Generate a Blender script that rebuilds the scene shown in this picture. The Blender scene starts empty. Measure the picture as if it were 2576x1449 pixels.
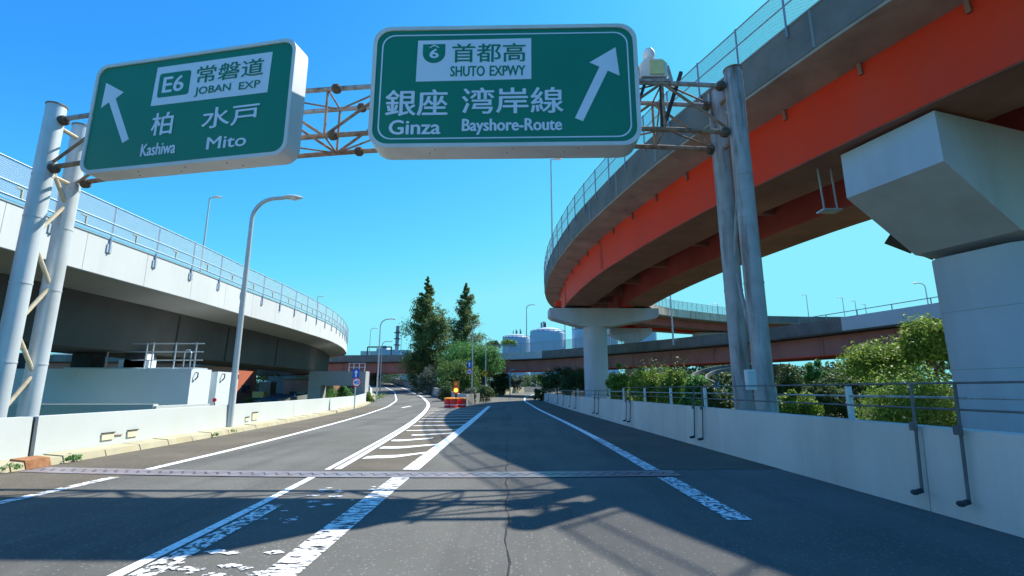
import bpy, math, random
import numpy as np
from mathutils import Vector, noise
random.seed(7); rng = np.random.default_rng(7)
SC = bpy.context.scene; COL = SC.collection
# ------------------------------------------------------------ camera, sky, sun, exposure
CAMH = 1.35; F = 1248.0; CX, CY = 1288.0, 724.5
PITCH = math.atan((980 - CY) / F)
cd = bpy.data.cameras.new('camera'); cd.sensor_width = 36; cd.lens = 36 * F / 2576
cd.clip_start = 0.05; cd.clip_end = 6000
cam = bpy.data.objects.new('camera', cd); COL.objects.link(cam)
cam.location = (0, 0, CAMH); cam.rotation_euler = (math.pi / 2 + PITCH, 0, 0); SC.camera = cam
SUN = Vector((0.58, 0.58, 1.0)).normalized()
W = bpy.data.worlds.new('World'); SC.world = W; W.use_nodes = True
wn = W.node_tree; bg = wn.nodes['Background']
sky = wn.nodes.new('ShaderNodeTexSky'); sky.sky_type = 'NISHITA'; sky.sun_disc = False
sky.sun_elevation = math.asin(SUN.z); sky.sun_rotation = math.atan2(SUN.x, SUN.y)
sky.air_density = 1.0; sky.dust_density = 0.3; sky.ozone_density = 1.0
# the camera's vivid colour: the physical sky's green channel looked up in a blue-to-cyan scale
EXPO = 1.1
sepc = wn.nodes.new('ShaderNodeSeparateColor'); wn.links.new(sky.outputs[0], sepc.inputs[0])
mr = wn.nodes.new('ShaderNodeMath'); mr.operation = 'MULTIPLY'; mr.inputs[1].default_value = 0.19; wn.links.new(sepc.outputs[1], mr.inputs[0])
rp_ = wn.nodes.new('ShaderNodeValToRGB'); el = rp_.color_ramp.elements
stops = [(.22, (.02, .22, .96)), (.40, (.045, .36, 1.0)), (.56, (.085, .55, 1.0)), (.76, (.15, .73, 1.0)), (1.0, (.28, .86, 1.0))]
el[0].position, el[1].position = stops[0][0], stops[-1][0]; el[0].color, el[1].color = (*stops[0][1], 1), (*stops[-1][1], 1)
for p_, c_ in stops[1:-1]: e_ = el.new(p_); e_.color = (*c_, 1)
wn.links.new(mr.outputs[0], rp_.inputs[0])
vm = wn.nodes.new('ShaderNodeVectorMath'); vm.operation = 'SCALE'; vm.inputs['Scale'].default_value = 2 ** -EXPO / .15
wn.links.new(rp_.outputs[0], vm.inputs[0]); wn.links.new(vm.outputs[0], bg.inputs[0])
bg.inputs[1].default_value = 0.15
sl = bpy.data.lights.new('sun', 'SUN'); sl.energy = 4.0; sl.angle = math.radians(0.5); sl.color = (1.0, 0.95, 0.87)
so = bpy.data.objects.new('sun', sl); COL.objects.link(so); so.rotation_euler = SUN.to_track_quat('Z', 'Y').to_euler()
SC.view_settings.view_transform = 'Standard'; SC.view_settings.look = 'None'
SC.view_settings.exposure = EXPO; SC.view_settings.gamma = 1

# ------------------------------------------------------------ helpers
def rayv(x, y):
    u = (x - CX) / F; v = (CY - y) / F; c, s = math.cos(PITCH), math.sin(PITCH)
    return Vector((u, c - v * s, s + v * c))
def G(x, y, z=0.0):
    d = rayv(x, y); t = (z - CAMH) / d.z; return Vector((d.x * t, d.y * t, z))
def V(x, y, Y):
    d = rayv(x, y); t = Y / d.y; return Vector((d.x * t, Y, CAMH + d.z * t))
MATS = {}
def mat(name, col, rough=.7, var=.15, scale=3.0, stretch=(1, 1, 1), stain=None, stain_amt=.5, stain_scale=1.0, stain_stretch=(1, 1, .15),
        bump=0.0, bscale=40, metal=0.0, spec=.15, speck=None, speck_scale=60, coat=0):
    m = bpy.data.materials.new(name); m.use_nodes = True; nt = m.node_tree; N = nt.nodes; L = nt.links
    b = N['Principled BSDF']; b.inputs['Roughness'].default_value = rough; b.inputs['Metallic'].default_value = metal
    b.inputs['Specular IOR Level'].default_value = spec; b.inputs['Coat Weight'].default_value = coat
    tc = N.new('ShaderNodeTexCoord')
    def nz(sc, st=(1, 1, 1), det=6, loc=0):
        mp = N.new('ShaderNodeMapping'); mp.inputs['Scale'].default_value = st; mp.inputs['Location'].default_value = (loc, loc, loc)
        L.new(tc.outputs['Object'], mp.inputs[0]); n = N.new('ShaderNodeTexNoise'); n.inputs['Scale'].default_value = sc
        n.inputs['Detail'].default_value = det; n.inputs['Roughness'].default_value = .6; L.new(mp.outputs[0], n.inputs[0]); return n.outputs[0]
    def mix(f, a, bb):
        x = N.new('ShaderNodeMix'); x.data_type = 'RGBA'
        if isinstance(f, float): x.inputs[0].default_value = f
        else: L.new(f, x.inputs[0])
        for i, c in ((6, a), (7, bb)):
            if isinstance(c, tuple): x.inputs[i].default_value = (*c, 1)
            else: L.new(c, x.inputs[i])
        return x.outputs[2]
    def ramp(f, a, bb, c=(1, 1, 1)):
        r = N.new('ShaderNodeMapRange'); r.inputs[1].default_value = a; r.inputs[2].default_value = bb; L.new(f, r.inputs[0]); return r.outputs[0]
    lo = tuple(c * (1 - var) for c in col); hi = tuple(min(1, c * (1 + var)) for c in col)
    out = mix(ramp(nz(scale, stretch), .3, .7), lo, hi)
    if stain:
        f = ramp(nz(stain_scale, stain_stretch, loc=5), .48, .72)
        mu = N.new('ShaderNodeMath'); mu.operation = 'MULTIPLY'; mu.inputs[1].default_value = stain_amt; L.new(f, mu.inputs[0])
        out = mix(mu.outputs[0], out, stain)
    if speck:
        vn = N.new('ShaderNodeTexVoronoi'); vn.inputs['Scale'].default_value = speck_scale; L.new(tc.outputs['Object'], vn.inputs[0])
        f = ramp(vn.outputs['Distance'], .34, .2)
        mu = N.new('ShaderNodeMath'); mu.operation = 'MULTIPLY'; L.new(f, mu.inputs[0])
        wn_ = N.new('ShaderNodeSeparateColor'); L.new(vn.outputs['Color'], wn_.inputs[0])
        L.new(ramp(wn_.outputs[0], .35, .8), mu.inputs[1]); out = mix(mu.outputs[0], out, speck)
    L.new(out, b.inputs['Base Color'])
    if bump:
        bn = N.new('ShaderNodeBump'); bn.inputs['Strength'].default_value = bump; bn.inputs['Distance'].default_value = .02
        L.new(nz(bscale, det=4), bn.inputs['Height']); L.new(bn.outputs[0], b.inputs['Normal'])
    MATS[name] = m; return m
def worn_mat(name, col, thr=.42, sc=6.0, soft=.04, stretch=(1, 1, 1)):
    m = mat(name, col, .6, .06, 8); N = m.node_tree.nodes; L = m.node_tree.links; b = N['Principled BSDF']
    tc = N.new('ShaderNodeTexCoord'); mp = N.new('ShaderNodeMapping'); mp.inputs['Scale'].default_value = stretch
    L.new(tc.outputs['Object'], mp.inputs[0])
    n = N.new('ShaderNodeTexNoise'); n.inputs['Scale'].default_value = sc; n.inputs['Detail'].default_value = 8; n.inputs['Roughness'].default_value = .7
    L.new(mp.outputs[0], n.inputs[0])
    r = N.new('ShaderNodeMapRange'); r.inputs[1].default_value = thr - soft; r.inputs[2].default_value = thr + soft; L.new(n.outputs[0], r.inputs[0])
    L.new(r.outputs[0], b.inputs['Alpha']); return m
def mesh_mat(name, col, n=14.0, w=.16):
    """see-through wire netting from the UV map (metres)"""
    m = mat(name, col, .5, .05); N = m.node_tree.nodes; L = m.node_tree.links; b = N['Principled BSDF']
    uv = N.new('ShaderNodeUVMap'); sp = N.new('ShaderNodeSeparateXYZ'); L.new(uv.outputs[0], sp.inputs[0]); outs = []
    for sgn in (1, -1):
        a = N.new('ShaderNodeMath'); a.operation = 'MULTIPLY_ADD'; L.new(sp.outputs[1], a.inputs[0]); a.inputs[1].default_value = sgn; L.new(sp.outputs[0], a.inputs[2])
        k = N.new('ShaderNodeMath'); k.operation = 'MULTIPLY'; L.new(a.outputs[0], k.inputs[0]); k.inputs[1].default_value = n
        fr = N.new('ShaderNodeMath'); fr.operation = 'FRACT'; L.new(k.outputs[0], fr.inputs[0])
        lt = N.new('ShaderNodeMath'); lt.operation = 'LESS_THAN'; L.new(fr.outputs[0], lt.inputs[0]); lt.inputs[1].default_value = w; outs.append(lt.outputs[0])
    mx = N.new('ShaderNodeMath'); mx.operation = 'MAXIMUM'; L.new(outs[0], mx.inputs[0]); L.new(outs[1], mx.inputs[1])
    L.new(mx.outputs[0], b.inputs['Alpha']); return m
def leaf_mat(name, c1, c2, c3):
    m = bpy.data.materials.new(name); m.use_nodes = True; N = m.node_tree.nodes; L = m.node_tree.links; b = N['Principled BSDF']
    b.inputs['Roughness'].default_value = .55; b.inputs['Specular IOR Level'].default_value = .25
    g = N.new('ShaderNodeNewGeometry'); r = N.new('ShaderNodeValToRGB'); e = r.color_ramp.elements
    e[0].color = (*c1, 1); e[1].color = (*c3, 1); x = e.new(.5); x.color = (*c2, 1)
    tc = N.new('ShaderNodeTexCoord'); n = N.new('ShaderNodeTexNoise'); n.inputs['Scale'].default_value = 1.1; L.new(tc.outputs['Object'], n.inputs[0])
    mx = N.new('ShaderNodeMath'); mx.operation = 'MULTIPLY_ADD'; mx.inputs[1].default_value = .45; L.new(g.outputs['Random Per Island'], mx.inputs[0])
    s = N.new('ShaderNodeMath'); s.operation = 'MULTIPLY_ADD'; s.inputs[1].default_value = 1.4; s.inputs[2].default_value = -.42; L.new(n.outputs[0], s.inputs[0])
    L.new(s.outputs[0], mx.inputs[2]); L.new(mx.outputs[0], r.inputs[0]); L.new(r.outputs[0], b.inputs['Base Color'])
    tr = N.new('ShaderNodeBsdfTranslucent'); L.new(r.outputs[0], tr.inputs[0]); ms = N.new('ShaderNodeMixShader'); ms.inputs[0].default_value = .4
    L.new(b.outputs[0], ms.inputs[1]); L.new(tr.outputs[0], ms.inputs[2]); L.new(ms.outputs[0], N['Material Output'].inputs[0]); return m
def glow(name, col, s):
    m = bpy.data.materials.new(name); m.use_nodes = True; b = m.node_tree.nodes['Principled BSDF']
    b.inputs['Base Color'].default_value = (*col, 1); b.inputs['Emission Color'].default_value = (*col, 1); b.inputs['Emission Strength'].default_value = s; return m

ORG = {}
def tag(o, label=None, cat=None, group=None, kind=None):
    if label: o['label'] = label
    if cat: o['category'] = cat
    if group: o['group'] = group
    if kind: o['kind'] = kind
    return o
def empty(name, loc, label, cat, group=None):
    o = bpy.data.objects.new(name, None); COL.objects.link(o); o.location = loc; o.empty_display_size = .3
    ORG[o.name] = Vector(loc); return tag(o, label, cat, group)
class MB:
    def __init__(s): s.v = []; s.f = []; s.uv = None
    def quadstrip(s, rows, close=False, cap=False):
        """rows: list of equally long lists of points, joined in sequence; close joins the last point of a row to its first"""
        b = len(s.v); n = len(rows[0])
        for r in rows: s.v += [tuple(p) for p in r]
        for i in range(len(rows) - 1):
            for j in range(n if close else n - 1):
                k = (j + 1) % n
                s.f.append((b + i * n + j, b + i * n + k, b + (i + 1) * n + k, b + (i + 1) * n + j))
        if cap and close:
            s.f.append(tuple(b + j for j in range(n))[::-1]); s.f.append(tuple(b + (len(rows) - 1) * n + j for j in range(n)))
        return s
    def box(s, c, d, rz=0.0, taper=1.0):
        cx, cy, cz = c; x, y, z = (k / 2 for k in d); ca, sa = math.cos(rz), math.sin(rz); rows = []
        for zz, t in ((-z, 1), (z, taper)):
            rows.append([(cx + ca * a * t - sa * b_ * t, cy + sa * a * t + ca * b_ * t, cz + zz) for a, b_ in ((-x, -y), (x, -y), (x, y), (-x, y))])
        return s.quadstrip(rows, True, True)
    def tube(s, pts, r, n=10, cap=True):
        pts = [Vector(p) for p in pts]; rs = r if isinstance(r, (list, tuple)) else [r] * len(pts); rows = []
        up = Vector((0, 0, 1)); d0 = (pts[1] - pts[0]).normalized()
        a = d0.cross(up); a = Vector((1, 0, 0)) if a.length < .05 else a.normalized()
        for i, p in enumerate(pts):
            d = (pts[min(i + 1, len(pts) - 1)] - pts[max(i - 1, 0)]).normalized()
            a = (a - d * a.dot(d)).normalized(); b_ = d.cross(a)
            rows.append([p + (a * math.cos(t) + b_ * math.sin(t)) * rs[i] for t in (2 * math.pi * k / n for k in range(n))])
        return s.quadstrip(rows, True, cap)
    def bar(s, p, q, w, h):
        p, q = Vector(p), Vector(q); d = (q - p).normalized(); a = d.cross(Vector((0, 0, 1)))
        a = Vector((1, 0, 0)) if a.length < .05 else a.normalized(); b_ = a.cross(d)
        return s.quadstrip([[x + a * w / 2 * i + b_ * h / 2 * j for i, j in ((-1, -1), (1, -1), (1, 1), (-1, 1))] for x in (p, q)], True, True)
    def lathe(s, c, prof, n=24):
        rows = [[(c[0] + r * math.cos(2 * math.pi * k / n), c[1] + r * math.sin(2 * math.pi * k / n), c[2] + z) for k in range(n)] for r, z in prof]
        return s.quadstrip(rows, True, True)
    def prism(s, poly, fn, t0, t1):
        """poly in local (u,v); fn(u,v,t) -> world"""
        return s.quadstrip([[fn(u, v, t) for u, v in poly] for t in (t0, t1)], True, True)
    def sphere(s, c, r, n=10, sz=1.0):
        return s.lathe(c, [(max(.001, r * math.sin(math.pi * k / n)), -r * sz * math.cos(math.pi * k / n)) for k in range(n + 1)], n * 2)
    def build(s, name, m, parent=None, loc=None, smooth=False):
        o0 = ORG[parent.name] if parent else Vector(loc or (0, 0, 0))
        me = bpy.data.meshes.new(name); me.from_pydata([(x - o0.x, y - o0.y, z - o0.z) for x, y, z in s.v], [], s.f); me.materials.append(m)
        if s.uv:
            l = me.uv_layers.new(name='UVMap'); k = 0
            for p in me.polygons:
                for vi in p.vertices: l.data[k].uv = s.uv[vi]; k += 1
        if smooth:
            me.polygons.foreach_set('use_smooth', [True] * len(me.polygons)); me.set_sharp_from_angle(angle=math.radians(35))
        me.update(); o = bpy.data.objects.new(name, me); COL.objects.link(o)
        if parent: o.parent = parent
        else: o.location = o0
        ORG[o.name] = o0; return o
def struct(mb, name, m): return tag(mb.build(name, m), kind='structure')
# ---- plan curves
def catmull(pts, step=1.5):
    P = [Vector(p) for p in pts]; out = []
    for i in range(len(P) - 1):
        p0 = P[i - 1] if i else P[0] * 2 - P[1]; p1, p2 = P[i], P[i + 1]; p3 = P[i + 2] if i + 2 < len(P) else p2 * 2 - p1
        n = max(1, int((p2 - p1).length / step))
        for k in range(n):
            t = k / n; out.append(.5 * ((2 * p1) + (p2 - p0) * t + (2 * p0 - 5 * p1 + 4 * p2 - p3) * t * t + (3 * p1 - p0 - 3 * p2 + p3) * t ** 3))
    out.append(P[-1].copy()); return out
class Path:
    def __init__(s, pts, step=1.5):
        s.p = catmull([tuple(p) for p in pts], step); s.n = []; s.s = [0.0]
        for i in range(len(s.p)):
            d = (s.p[min(i + 1, len(s.p) - 1)] - s.p[max(i - 1, 0)]); s.n.append(Vector((d.y, -d.x, 0)).normalized())
            if i: s.s.append(s.s[-1] + (s.p[i] - s.p[i - 1]).length)
    def at(s, q, off=0.0, dz=0.0):
        q = min(max(q, 0), s.s[-1] - 1e-4); i = max(0, int(np.searchsorted(s.s, q, 'right')) - 1); t = (q - s.s[i]) / (s.s[i + 1] - s.s[i])
        n = (s.n[i] * (1 - t) + s.n[i + 1] * t).normalized(); return s.p[i].lerp(s.p[i + 1], t) + n * off + Vector((0, 0, dz))
    def nrm(s, q):
        q = min(max(q, 0), s.s[-1] - 1e-4); i = max(0, int(np.searchsorted(s.s, q, 'right')) - 1); return s.n[i]
    def find(s, X, Y):
        i = min(range(len(s.p)), key=lambda k: (s.p[k].x - X) ** 2 + (s.p[k].y - Y) ** 2); return s.s[i]
    def sweep(s, prof, a=0, b=None, zs=None):
        """prof closed list of (offset, dz); zs(q, j) may change dz along the way"""
        b = s.s[-1] if b is None else b; qs = [a] + [q for q in s.s if a + .05 < q < b - .05] + [b]; m = MB()
        m.quadstrip([[s.at(q, o, (zs(q, j, dz) if zs else dz)) for j, (o, dz) in enumerate(prof)] for q in qs], True, True); return m
    def net(s, off, z0, z1, a=0, b=None):
        b = s.s[-1] if b is None else b; qs = [a] + [q for q in s.s if a + .05 < q < b - .05] + [b]; m = MB(); m.uv = []
        m.quadstrip([[s.at(q, off, z0), s.at(q, off, z1)] for q in qs])
        for q in qs: m.uv += [(q, 0), (q, z1 - z0)]
        return m
    def line(s, off, dz, a, b, step=1.0):
        n = max(2, int((b - a) / step)); return [s.at(a + (b - a) * k / n, off, dz) for k in range(n + 1)]

# ------------------------------------------------------------ materials
ASPH = mat('asphalt', (.135, .133, .118), .85, .22, .35, stain=(.075, .074, .072), stain_amt=.75, stain_scale=.8, stain_stretch=(1.4, .12, 1), bump=.6, bscale=90, spec=.14, speck=(.21, .21, .2), speck_scale=26)
ASPH_B = mat('asphalt_brown', (.126, .112, .086), .9, .22, .6, stain=(.12, .105, .085), stain_amt=.6, stain_scale=.7, stain_stretch=(1, .3, 1), bump=.6, bscale=90, spec=.12, speck=(.24, .22, .19), speck_scale=26)
WHITE_L = worn_mat('road_paint', (.86, .87, .86), .41, 11, .03, (1, 1.6, 1))
WHITE_H = worn_mat('road_paint_chipped', (.84, .85, .84), .478, 9, .03, (.7, 2.0, 1))
WHITE_C = worn_mat('road_paint_worn', (.82, .83, .82), .49, 13, .03, (1, 1.1, 1))
CONC_W = mat('pale_painted_concrete', (.51, .55, .54), .75, .05, .5, stain=(.52, .52, .44), stain_amt=.35, stain_scale=.9, stain_stretch=(1, 1, .12), bump=.12, bscale=25)
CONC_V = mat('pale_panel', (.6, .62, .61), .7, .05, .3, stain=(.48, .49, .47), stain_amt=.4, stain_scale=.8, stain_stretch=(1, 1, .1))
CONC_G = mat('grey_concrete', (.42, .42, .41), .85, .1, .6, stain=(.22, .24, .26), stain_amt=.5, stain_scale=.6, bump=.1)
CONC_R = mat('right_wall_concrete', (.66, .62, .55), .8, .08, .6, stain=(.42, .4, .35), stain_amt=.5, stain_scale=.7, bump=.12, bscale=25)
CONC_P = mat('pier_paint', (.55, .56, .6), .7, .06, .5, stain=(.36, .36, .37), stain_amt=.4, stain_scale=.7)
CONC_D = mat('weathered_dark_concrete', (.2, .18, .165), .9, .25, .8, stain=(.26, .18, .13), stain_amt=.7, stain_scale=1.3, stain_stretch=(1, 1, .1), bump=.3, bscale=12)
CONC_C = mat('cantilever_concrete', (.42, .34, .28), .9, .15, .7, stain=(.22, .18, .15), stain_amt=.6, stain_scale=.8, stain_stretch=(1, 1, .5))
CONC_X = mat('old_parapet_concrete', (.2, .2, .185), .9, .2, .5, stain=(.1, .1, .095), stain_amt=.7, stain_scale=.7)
RUSTC = mat('rust_streaked_concrete', (.72, .56, .42), .85, .15, .8, stain=(.4, .18, .09), stain_amt=.85, stain_scale=1.6, stain_stretch=(1, 1, .06))
RED = mat('red_steel', (1.0, .06, .025), .55, .09, .4, stain=(.8, .08, .045), stain_amt=.6, stain_scale=.5, stain_stretch=(1, 1, .3), spec=.08)
REDF = mat('faded_red_steel', (.45, .19, .155), .7, .12, .4, stain=(.24, .11, .09), stain_amt=.6, stain_scale=.5, stain_stretch=(1, 1, .4))
REDI = mat('shade_darkened_red_steel', (.45, .1, .075), .7, .12, .4, stain=(.28, .08, .06), stain_amt=.6, stain_scale=.5)  # inner girder's red steel, with the shade between the girders put into its colour
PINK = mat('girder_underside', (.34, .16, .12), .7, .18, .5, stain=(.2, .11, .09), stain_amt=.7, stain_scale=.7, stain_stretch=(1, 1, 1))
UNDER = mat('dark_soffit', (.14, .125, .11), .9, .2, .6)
GALV = mat('galvanised_steel', (.5, .56, .6), .45, .08, 2, metal=.35, stain=(.36, .4, .42), stain_amt=.5, stain_scale=1.5)
GALV_P = mat('pole_steel', (.56, .62, .66), .45, .06, 2, metal=.25, stain=(.4, .38, .33), stain_amt=.55, stain_scale=2.0, stain_stretch=(1, 1, .2))
GALV_R = mat('rust_stained_pole', (.4, .4, .4), .6, .15, 2.5, metal=.1, stain=(.13, .08, .05), stain_amt=1.0, stain_scale=4.5, stain_stretch=(1, 1, .12))
RUST = mat('rusty_tube', (.33, .23, .17), .75, .35, 4, stain=(.1, .06, .04), stain_amt=.8, stain_scale=5, stain_stretch=(1, 1, 1))
TAN = mat('yellowed_tube', (.55, .49, .36), .6, .15, 4, stain=(.3, .2, .1), stain_amt=.5, stain_scale=6, stain_stretch=(1, 1, 1))
NODE = mat('dark_joint', (.12, .095, .075), .8, .4, 9)
DARK = mat('dark_steel', (.05, .055, .06), .6, .2, 4)
LAMPG = mat('lamp_grey', (.5, .55, .58), .4, .05, 3, metal=.3)
LENS = mat('lamp_glass', (.75, .78, .78), .15, .05, 3, spec=.8)
GREEN = mat('sign_green', (.005, .2, .115), .45, .05, 1.0, spec=.4)
SWHITE = mat('sign_white', (.7, .76, .86), .45, .03, 1, spec=.4)
SFRAME = mat('sign_casing', (.66, .68, .68), .5, .05, 1.5, stain=(.5, .46, .4), stain_amt=.35, stain_scale=1.2)
BLUE = mat('sign_blue', (.02, .12, .5), .45, .05)
SRED = mat('sign_red', (.6, .03, .03), .45, .05)
YELL = mat('sign_yellow', (.8, .42, .03), .5, .05)
BLACK = mat('black_paint', (.02, .02, .02), .6, .1)
KERB = mat('kerb_concrete', (.4, .37, .26), .85, .12, 2.2, stain=(.4, .33, .18), stain_amt=.6, stain_scale=2.5, stain_stretch=(1, 1, 1), bump=.3, bscale=14)
JOINT = mat('joint_steel', (.27, .24, .26), .4, .25, 3, metal=.3, stain=(.3, .2, .15), stain_amt=.6, stain_scale=2, stain_stretch=(1, 1, 1))
NET = mesh_mat('wire_netting', (.45, .5, .56), 14, .27)
NETD = mesh_mat('dark_wire_netting', (.22, .28, .36), 20, .2)
TANK = mat('tank_paint', (.42, .53, .66), .6, .05, .05, stain=(.34, .42, .5), stain_amt=.4, stain_scale=.1)
ORANGE = mat('orange_wall', (.5, .16, .09), .8, .08, .6)
BROWN = mat('brown_cladding', (.2, .14, .11), .8, .15, 1)
GROUND = mat('ground', (.045, .055, .025), .95, .35, .15, stain=(.075, .07, .045), stain_amt=.7, stain_scale=.08, stain_stretch=(1, 1, 1), bump=.4, bscale=4)
BARREL = mat('barrel_red', (.75, .06, .05), .4, .08, 3)
BARTOP = mat('barrel_orange', (.85, .3, .03), .4, .08, 3)
TRUNK = mat('bark', (.14, .1, .075), .9, .3, 4)
GLASSD = mat('window_glass', (.04, .05, .06), .1, .1, 1, spec=.8)
LF_CON = leaf_mat('conifer_leaves', (.05, .1, .04), (.13, .19, .06), (.28, .31, .1))
LF_MID = leaf_mat('bright_leaves', (.05, .14, .04), (.09, .25, .06), (.15, .33, .08))
LF_YEL = leaf_mat('yellowgreen_leaves', (.06, .14, .025), (.17, .28, .045), (.36, .46, .1))
LF_MND = leaf_mat('mound_leaves', (.04, .1, .025), (.1, .2, .045), (.25, .32, .08))
LF_GRY = leaf_mat('greygreen_leaves', (.04, .06, .045), (.1, .14, .1), (.2, .25, .19))
LF_DRK = leaf_mat('dark_leaves', (.03, .06, .025), (.07, .12, .04), (.14, .2, .06))
GRASS = leaf_mat('grass_blades', (.07, .13, .02), (.13, .22, .03), (.22, .3, .05))

# ------------------------------------------------------------ ground and roads
struct(MB().box((0, 900, -1.6), (5000, 3400, 1.0)), 'ground', GROUND)
YS = [-20, -10, 0, 4, 8, 12, 16, 20, 25, 30, 36, 42]
KL = [(-20, -8.5), (8, -8.3), (11, -8.4), (13.7, -8.5), (17.7, -8.9), (24, -9.5), (31.1, -10.4), (36, -11.2), (42, -12.2), (52, -14.0), (62, -16.6), (75, -20.5), (92, -27), (110, -36), (128, -48)]
WR = [(-20, 4.8), (5, 4.78), (10, 4.62), (14, 4.5), (21, 4.3), (32, 4.05), (42, 3.9), (61, 3.8), (75, 4.2), (88, 6), (100, 9.5), (110, 16), (118, 26)]
GLf = [(42, -4.3), (52, -6.3), (62, -9), (75, -13), (92, -20), (110, -29), (128, -41)]
GRf = [(42, -4.1), (52, -3.6), (62, -3.2), (75, -2.9), (88, -1.8), (100, 1), (110, 6), (118, 14)]
ZL = [(-20, 0), (42, 0), (52, .2), (62, .5), (75, 1.0), (92, 2.2), (110, 3.3), (128, 4.2)]
ZR = [(-20, 0), (62, 0), (75, .2), (88, .5), (100, .75), (118, .9)]
def ip(T, y): return float(np.interp(y, [a for a, _ in T], [b for _, b in T]))
def smooth_ip(T, y):
    return (ip(T, y - 2.5) + ip(T, y) * 2 + ip(T, y + 2.5)) / 4
def ribbon(fl, fr, fz, ys, thick=0):
    m = MB(); m.quadstrip([[(fl(y), y, fz(y)), (fr(y), y, fz(y))] for y in ys])
    m.f = [f[::-1] for f in m.f]
    if thick:
        m2 = MB(); m2.quadstrip([[(fl(y), y, fz(y)), (fr(y), y, fz(y)), (fr(y), y, -1.4), (fl(y), y, -1.4)] for y in ys], True, True); return m2
    return m
fine = lambda a, b, st=2.0: list(np.arange(a, b, st)) + [b]
struct(ribbon(lambda y: smooth_ip(KL, y) - .75, lambda y: smooth_ip(WR, y) + .25, lambda y: 0, fine(-20, 42), 1), 'road', ASPH)
struct(ribbon(lambda y: smooth_ip(KL, y) - .7, lambda y: smooth_ip(GLf, y) + .2, lambda y: ip(ZL, y), fine(42, 128), 1), 'road_left_branch', ASPH)
struct(ribbon(lambda y: smooth_ip(GRf, y) - .1, lambda y: smooth_ip(WR, y) + .1, lambda y: ip(ZR, y), fine(42, 118), 1), 'road_right_branch', ASPH)
struct(MB().quadstrip([[(-4.6, 41.9, -.9), (-3.9, 41.9, -.9)], [(-30, 112, -.9), (8, 112, -.9)]]), 'verge', GROUND)
L1 = [(-20, -6.2), (9, -6.2), (14.4, -6.55), (21.9, -7.3), (27.7, -8.0), (36.8, -9.3), (53, -12.0), (62, -14.2), (76, -17.6), (92, -24.2), (110, -33)]
L2 = [(-20, -2.75), (4, -2.8), (7.9, -3.0), (11.7, -3.3), (15, -3.55), (21.4, -4.15), (31.6, -5.4), (42, -6.9), (49, -8.1), (62, -11), (80, -16.6), (95, -23)]
L3 = [(-20, -1.7), (24, -1.75), (45, -1.9), (62, -1.8)]
LR = [(-20, 2.4), (14, 2.4), (21.4, 2.25), (34.7, 1.85), (61, 1.5), (75, 1.9), (88, 3.6), (100, 7)]
# brown shoulder and hatched nose: sheets over the asphalt
struct(ribbon(lambda y: smooth_ip(KL, y) - .2, lambda y: smooth_ip(L1, y) + .02, lambda y: .004, fine(-18, 42)), 'shoulder_left', ASPH_B)
struct(ribbon(lambda y: smooth_ip(L2, y), lambda y: smooth_ip(L3, y), lambda y: .004, fine(8.9, 41)), 'hatched_nose', ASPH_B)
struct(ribbon(lambda y: smooth_ip(LR, y) + .1, lambda y: smooth_ip(WR, y), lambda y: .004, fine(9, 61)), 'shoulder_right', ASPH_B)
def stripe(T, w, y0, y1, fz, name, m=WHITE_L, dz=.009):
    struct(ribbon(lambda y: smooth_ip(T, y) - w / 2, lambda y: smooth_ip(T, y) + w / 2, lambda y: fz(y) + dz, fine(y0, y1, 1.0)), name, m)
zl = lambda y: ip(ZL, y); zr = lambda y: ip(ZR, y)
stripe(L1, .17, -8, 8.2, zl, 'line_left_edge', WHITE_H); stripe(L1, .17, 8.95, 100, zl, 'line_left_edge_far', WHITE_L)
stripe([(a, b - .09) for a, b in L2], .11, -6, 8.2, zl, 'line_lane_near', WHITE_L); stripe([(a, b + .1) for a, b in L2], .2, -6, 6.3, zl, 'line_lane_near_worn', WHITE_C)
stripe([(a, b - .07) for a, b in L2], .1, 8.95, 95, zl, 'line_lane', WHITE_L); stripe([(a, b + .09) for a, b in L2], .12, 9.0, 95, zl, 'line_lane_second', WHITE_L)
stripe(L3, .28, -6, 8.15, zr, 'line_nose_near', WHITE_H); stripe(L3, .28, 8.95, 42, zr, 'line_nose', WHITE_L)
stripe(LR, .26, 5.6, 8.2, zr, 'line_right_near', WHITE_C); stripe(LR, .24, 8.9, 14.5, zr, 'line_right_worn', WHITE_H); stripe(LR, .2, 14.5, 95, zr, 'line_right', WHITE_L)
hm = MB(); y = 10.3; i = 0
while y < 39:
    a, b = smooth_ip(L2, y) + .22, smooth_ip(L3, y) - .14; w = .45 if i < 3 else .34; n = 8; rows = []
    if i == 2: b = a + 1.0
    if i == 3: a += .35
    for k in range(n + 1):
        t = k / n; yy = y + (.8 if i < 4 else .5) * t * t + .05 * math.sin(9 * t + i)
        ww = w * (.7 + .3 * math.sin(math.pi * min(1, t + .15)))
        rows.append([(a + (b - a) * t, yy, .009), (a + (b - a) * t, yy + ww, .009)])
    hm.quadstrip(rows); y += 1.7 if i < 4 else 2.3; i += 1
hm.f = [f[::-1] if Vector(hm.v[f[1]]).x - Vector(hm.v[f[0]]).x == 0 else f for f in hm.f]
struct(hm, 'line_hatching', WHITE_L)
pm = MB()
for _ in range(60):
    cx_, cy_ = random.uniform(-2.75, -1.9), random.choice([random.uniform(3.7, 4.6), random.uniform(3.8, 4.3), random.uniform(5.5, 7.6)]); r = random.uniform(.015, .075)
    P = [(cx_ + r * 1.3 * (1 + .35 * math.sin(3 * t + cy_ * 9)) * math.cos(t), cy_ + r * .7 * (1 + .3 * math.cos(4 * t)) * math.sin(t), .008) for t in np.linspace(0, 2 * math.pi, 12)[:-1]]
    b = len(pm.v); pm.v += P; pm.f.append(tuple(range(b, b + len(P))))
struct(pm, 'line_paint_remnants', WHITE_C)
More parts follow.
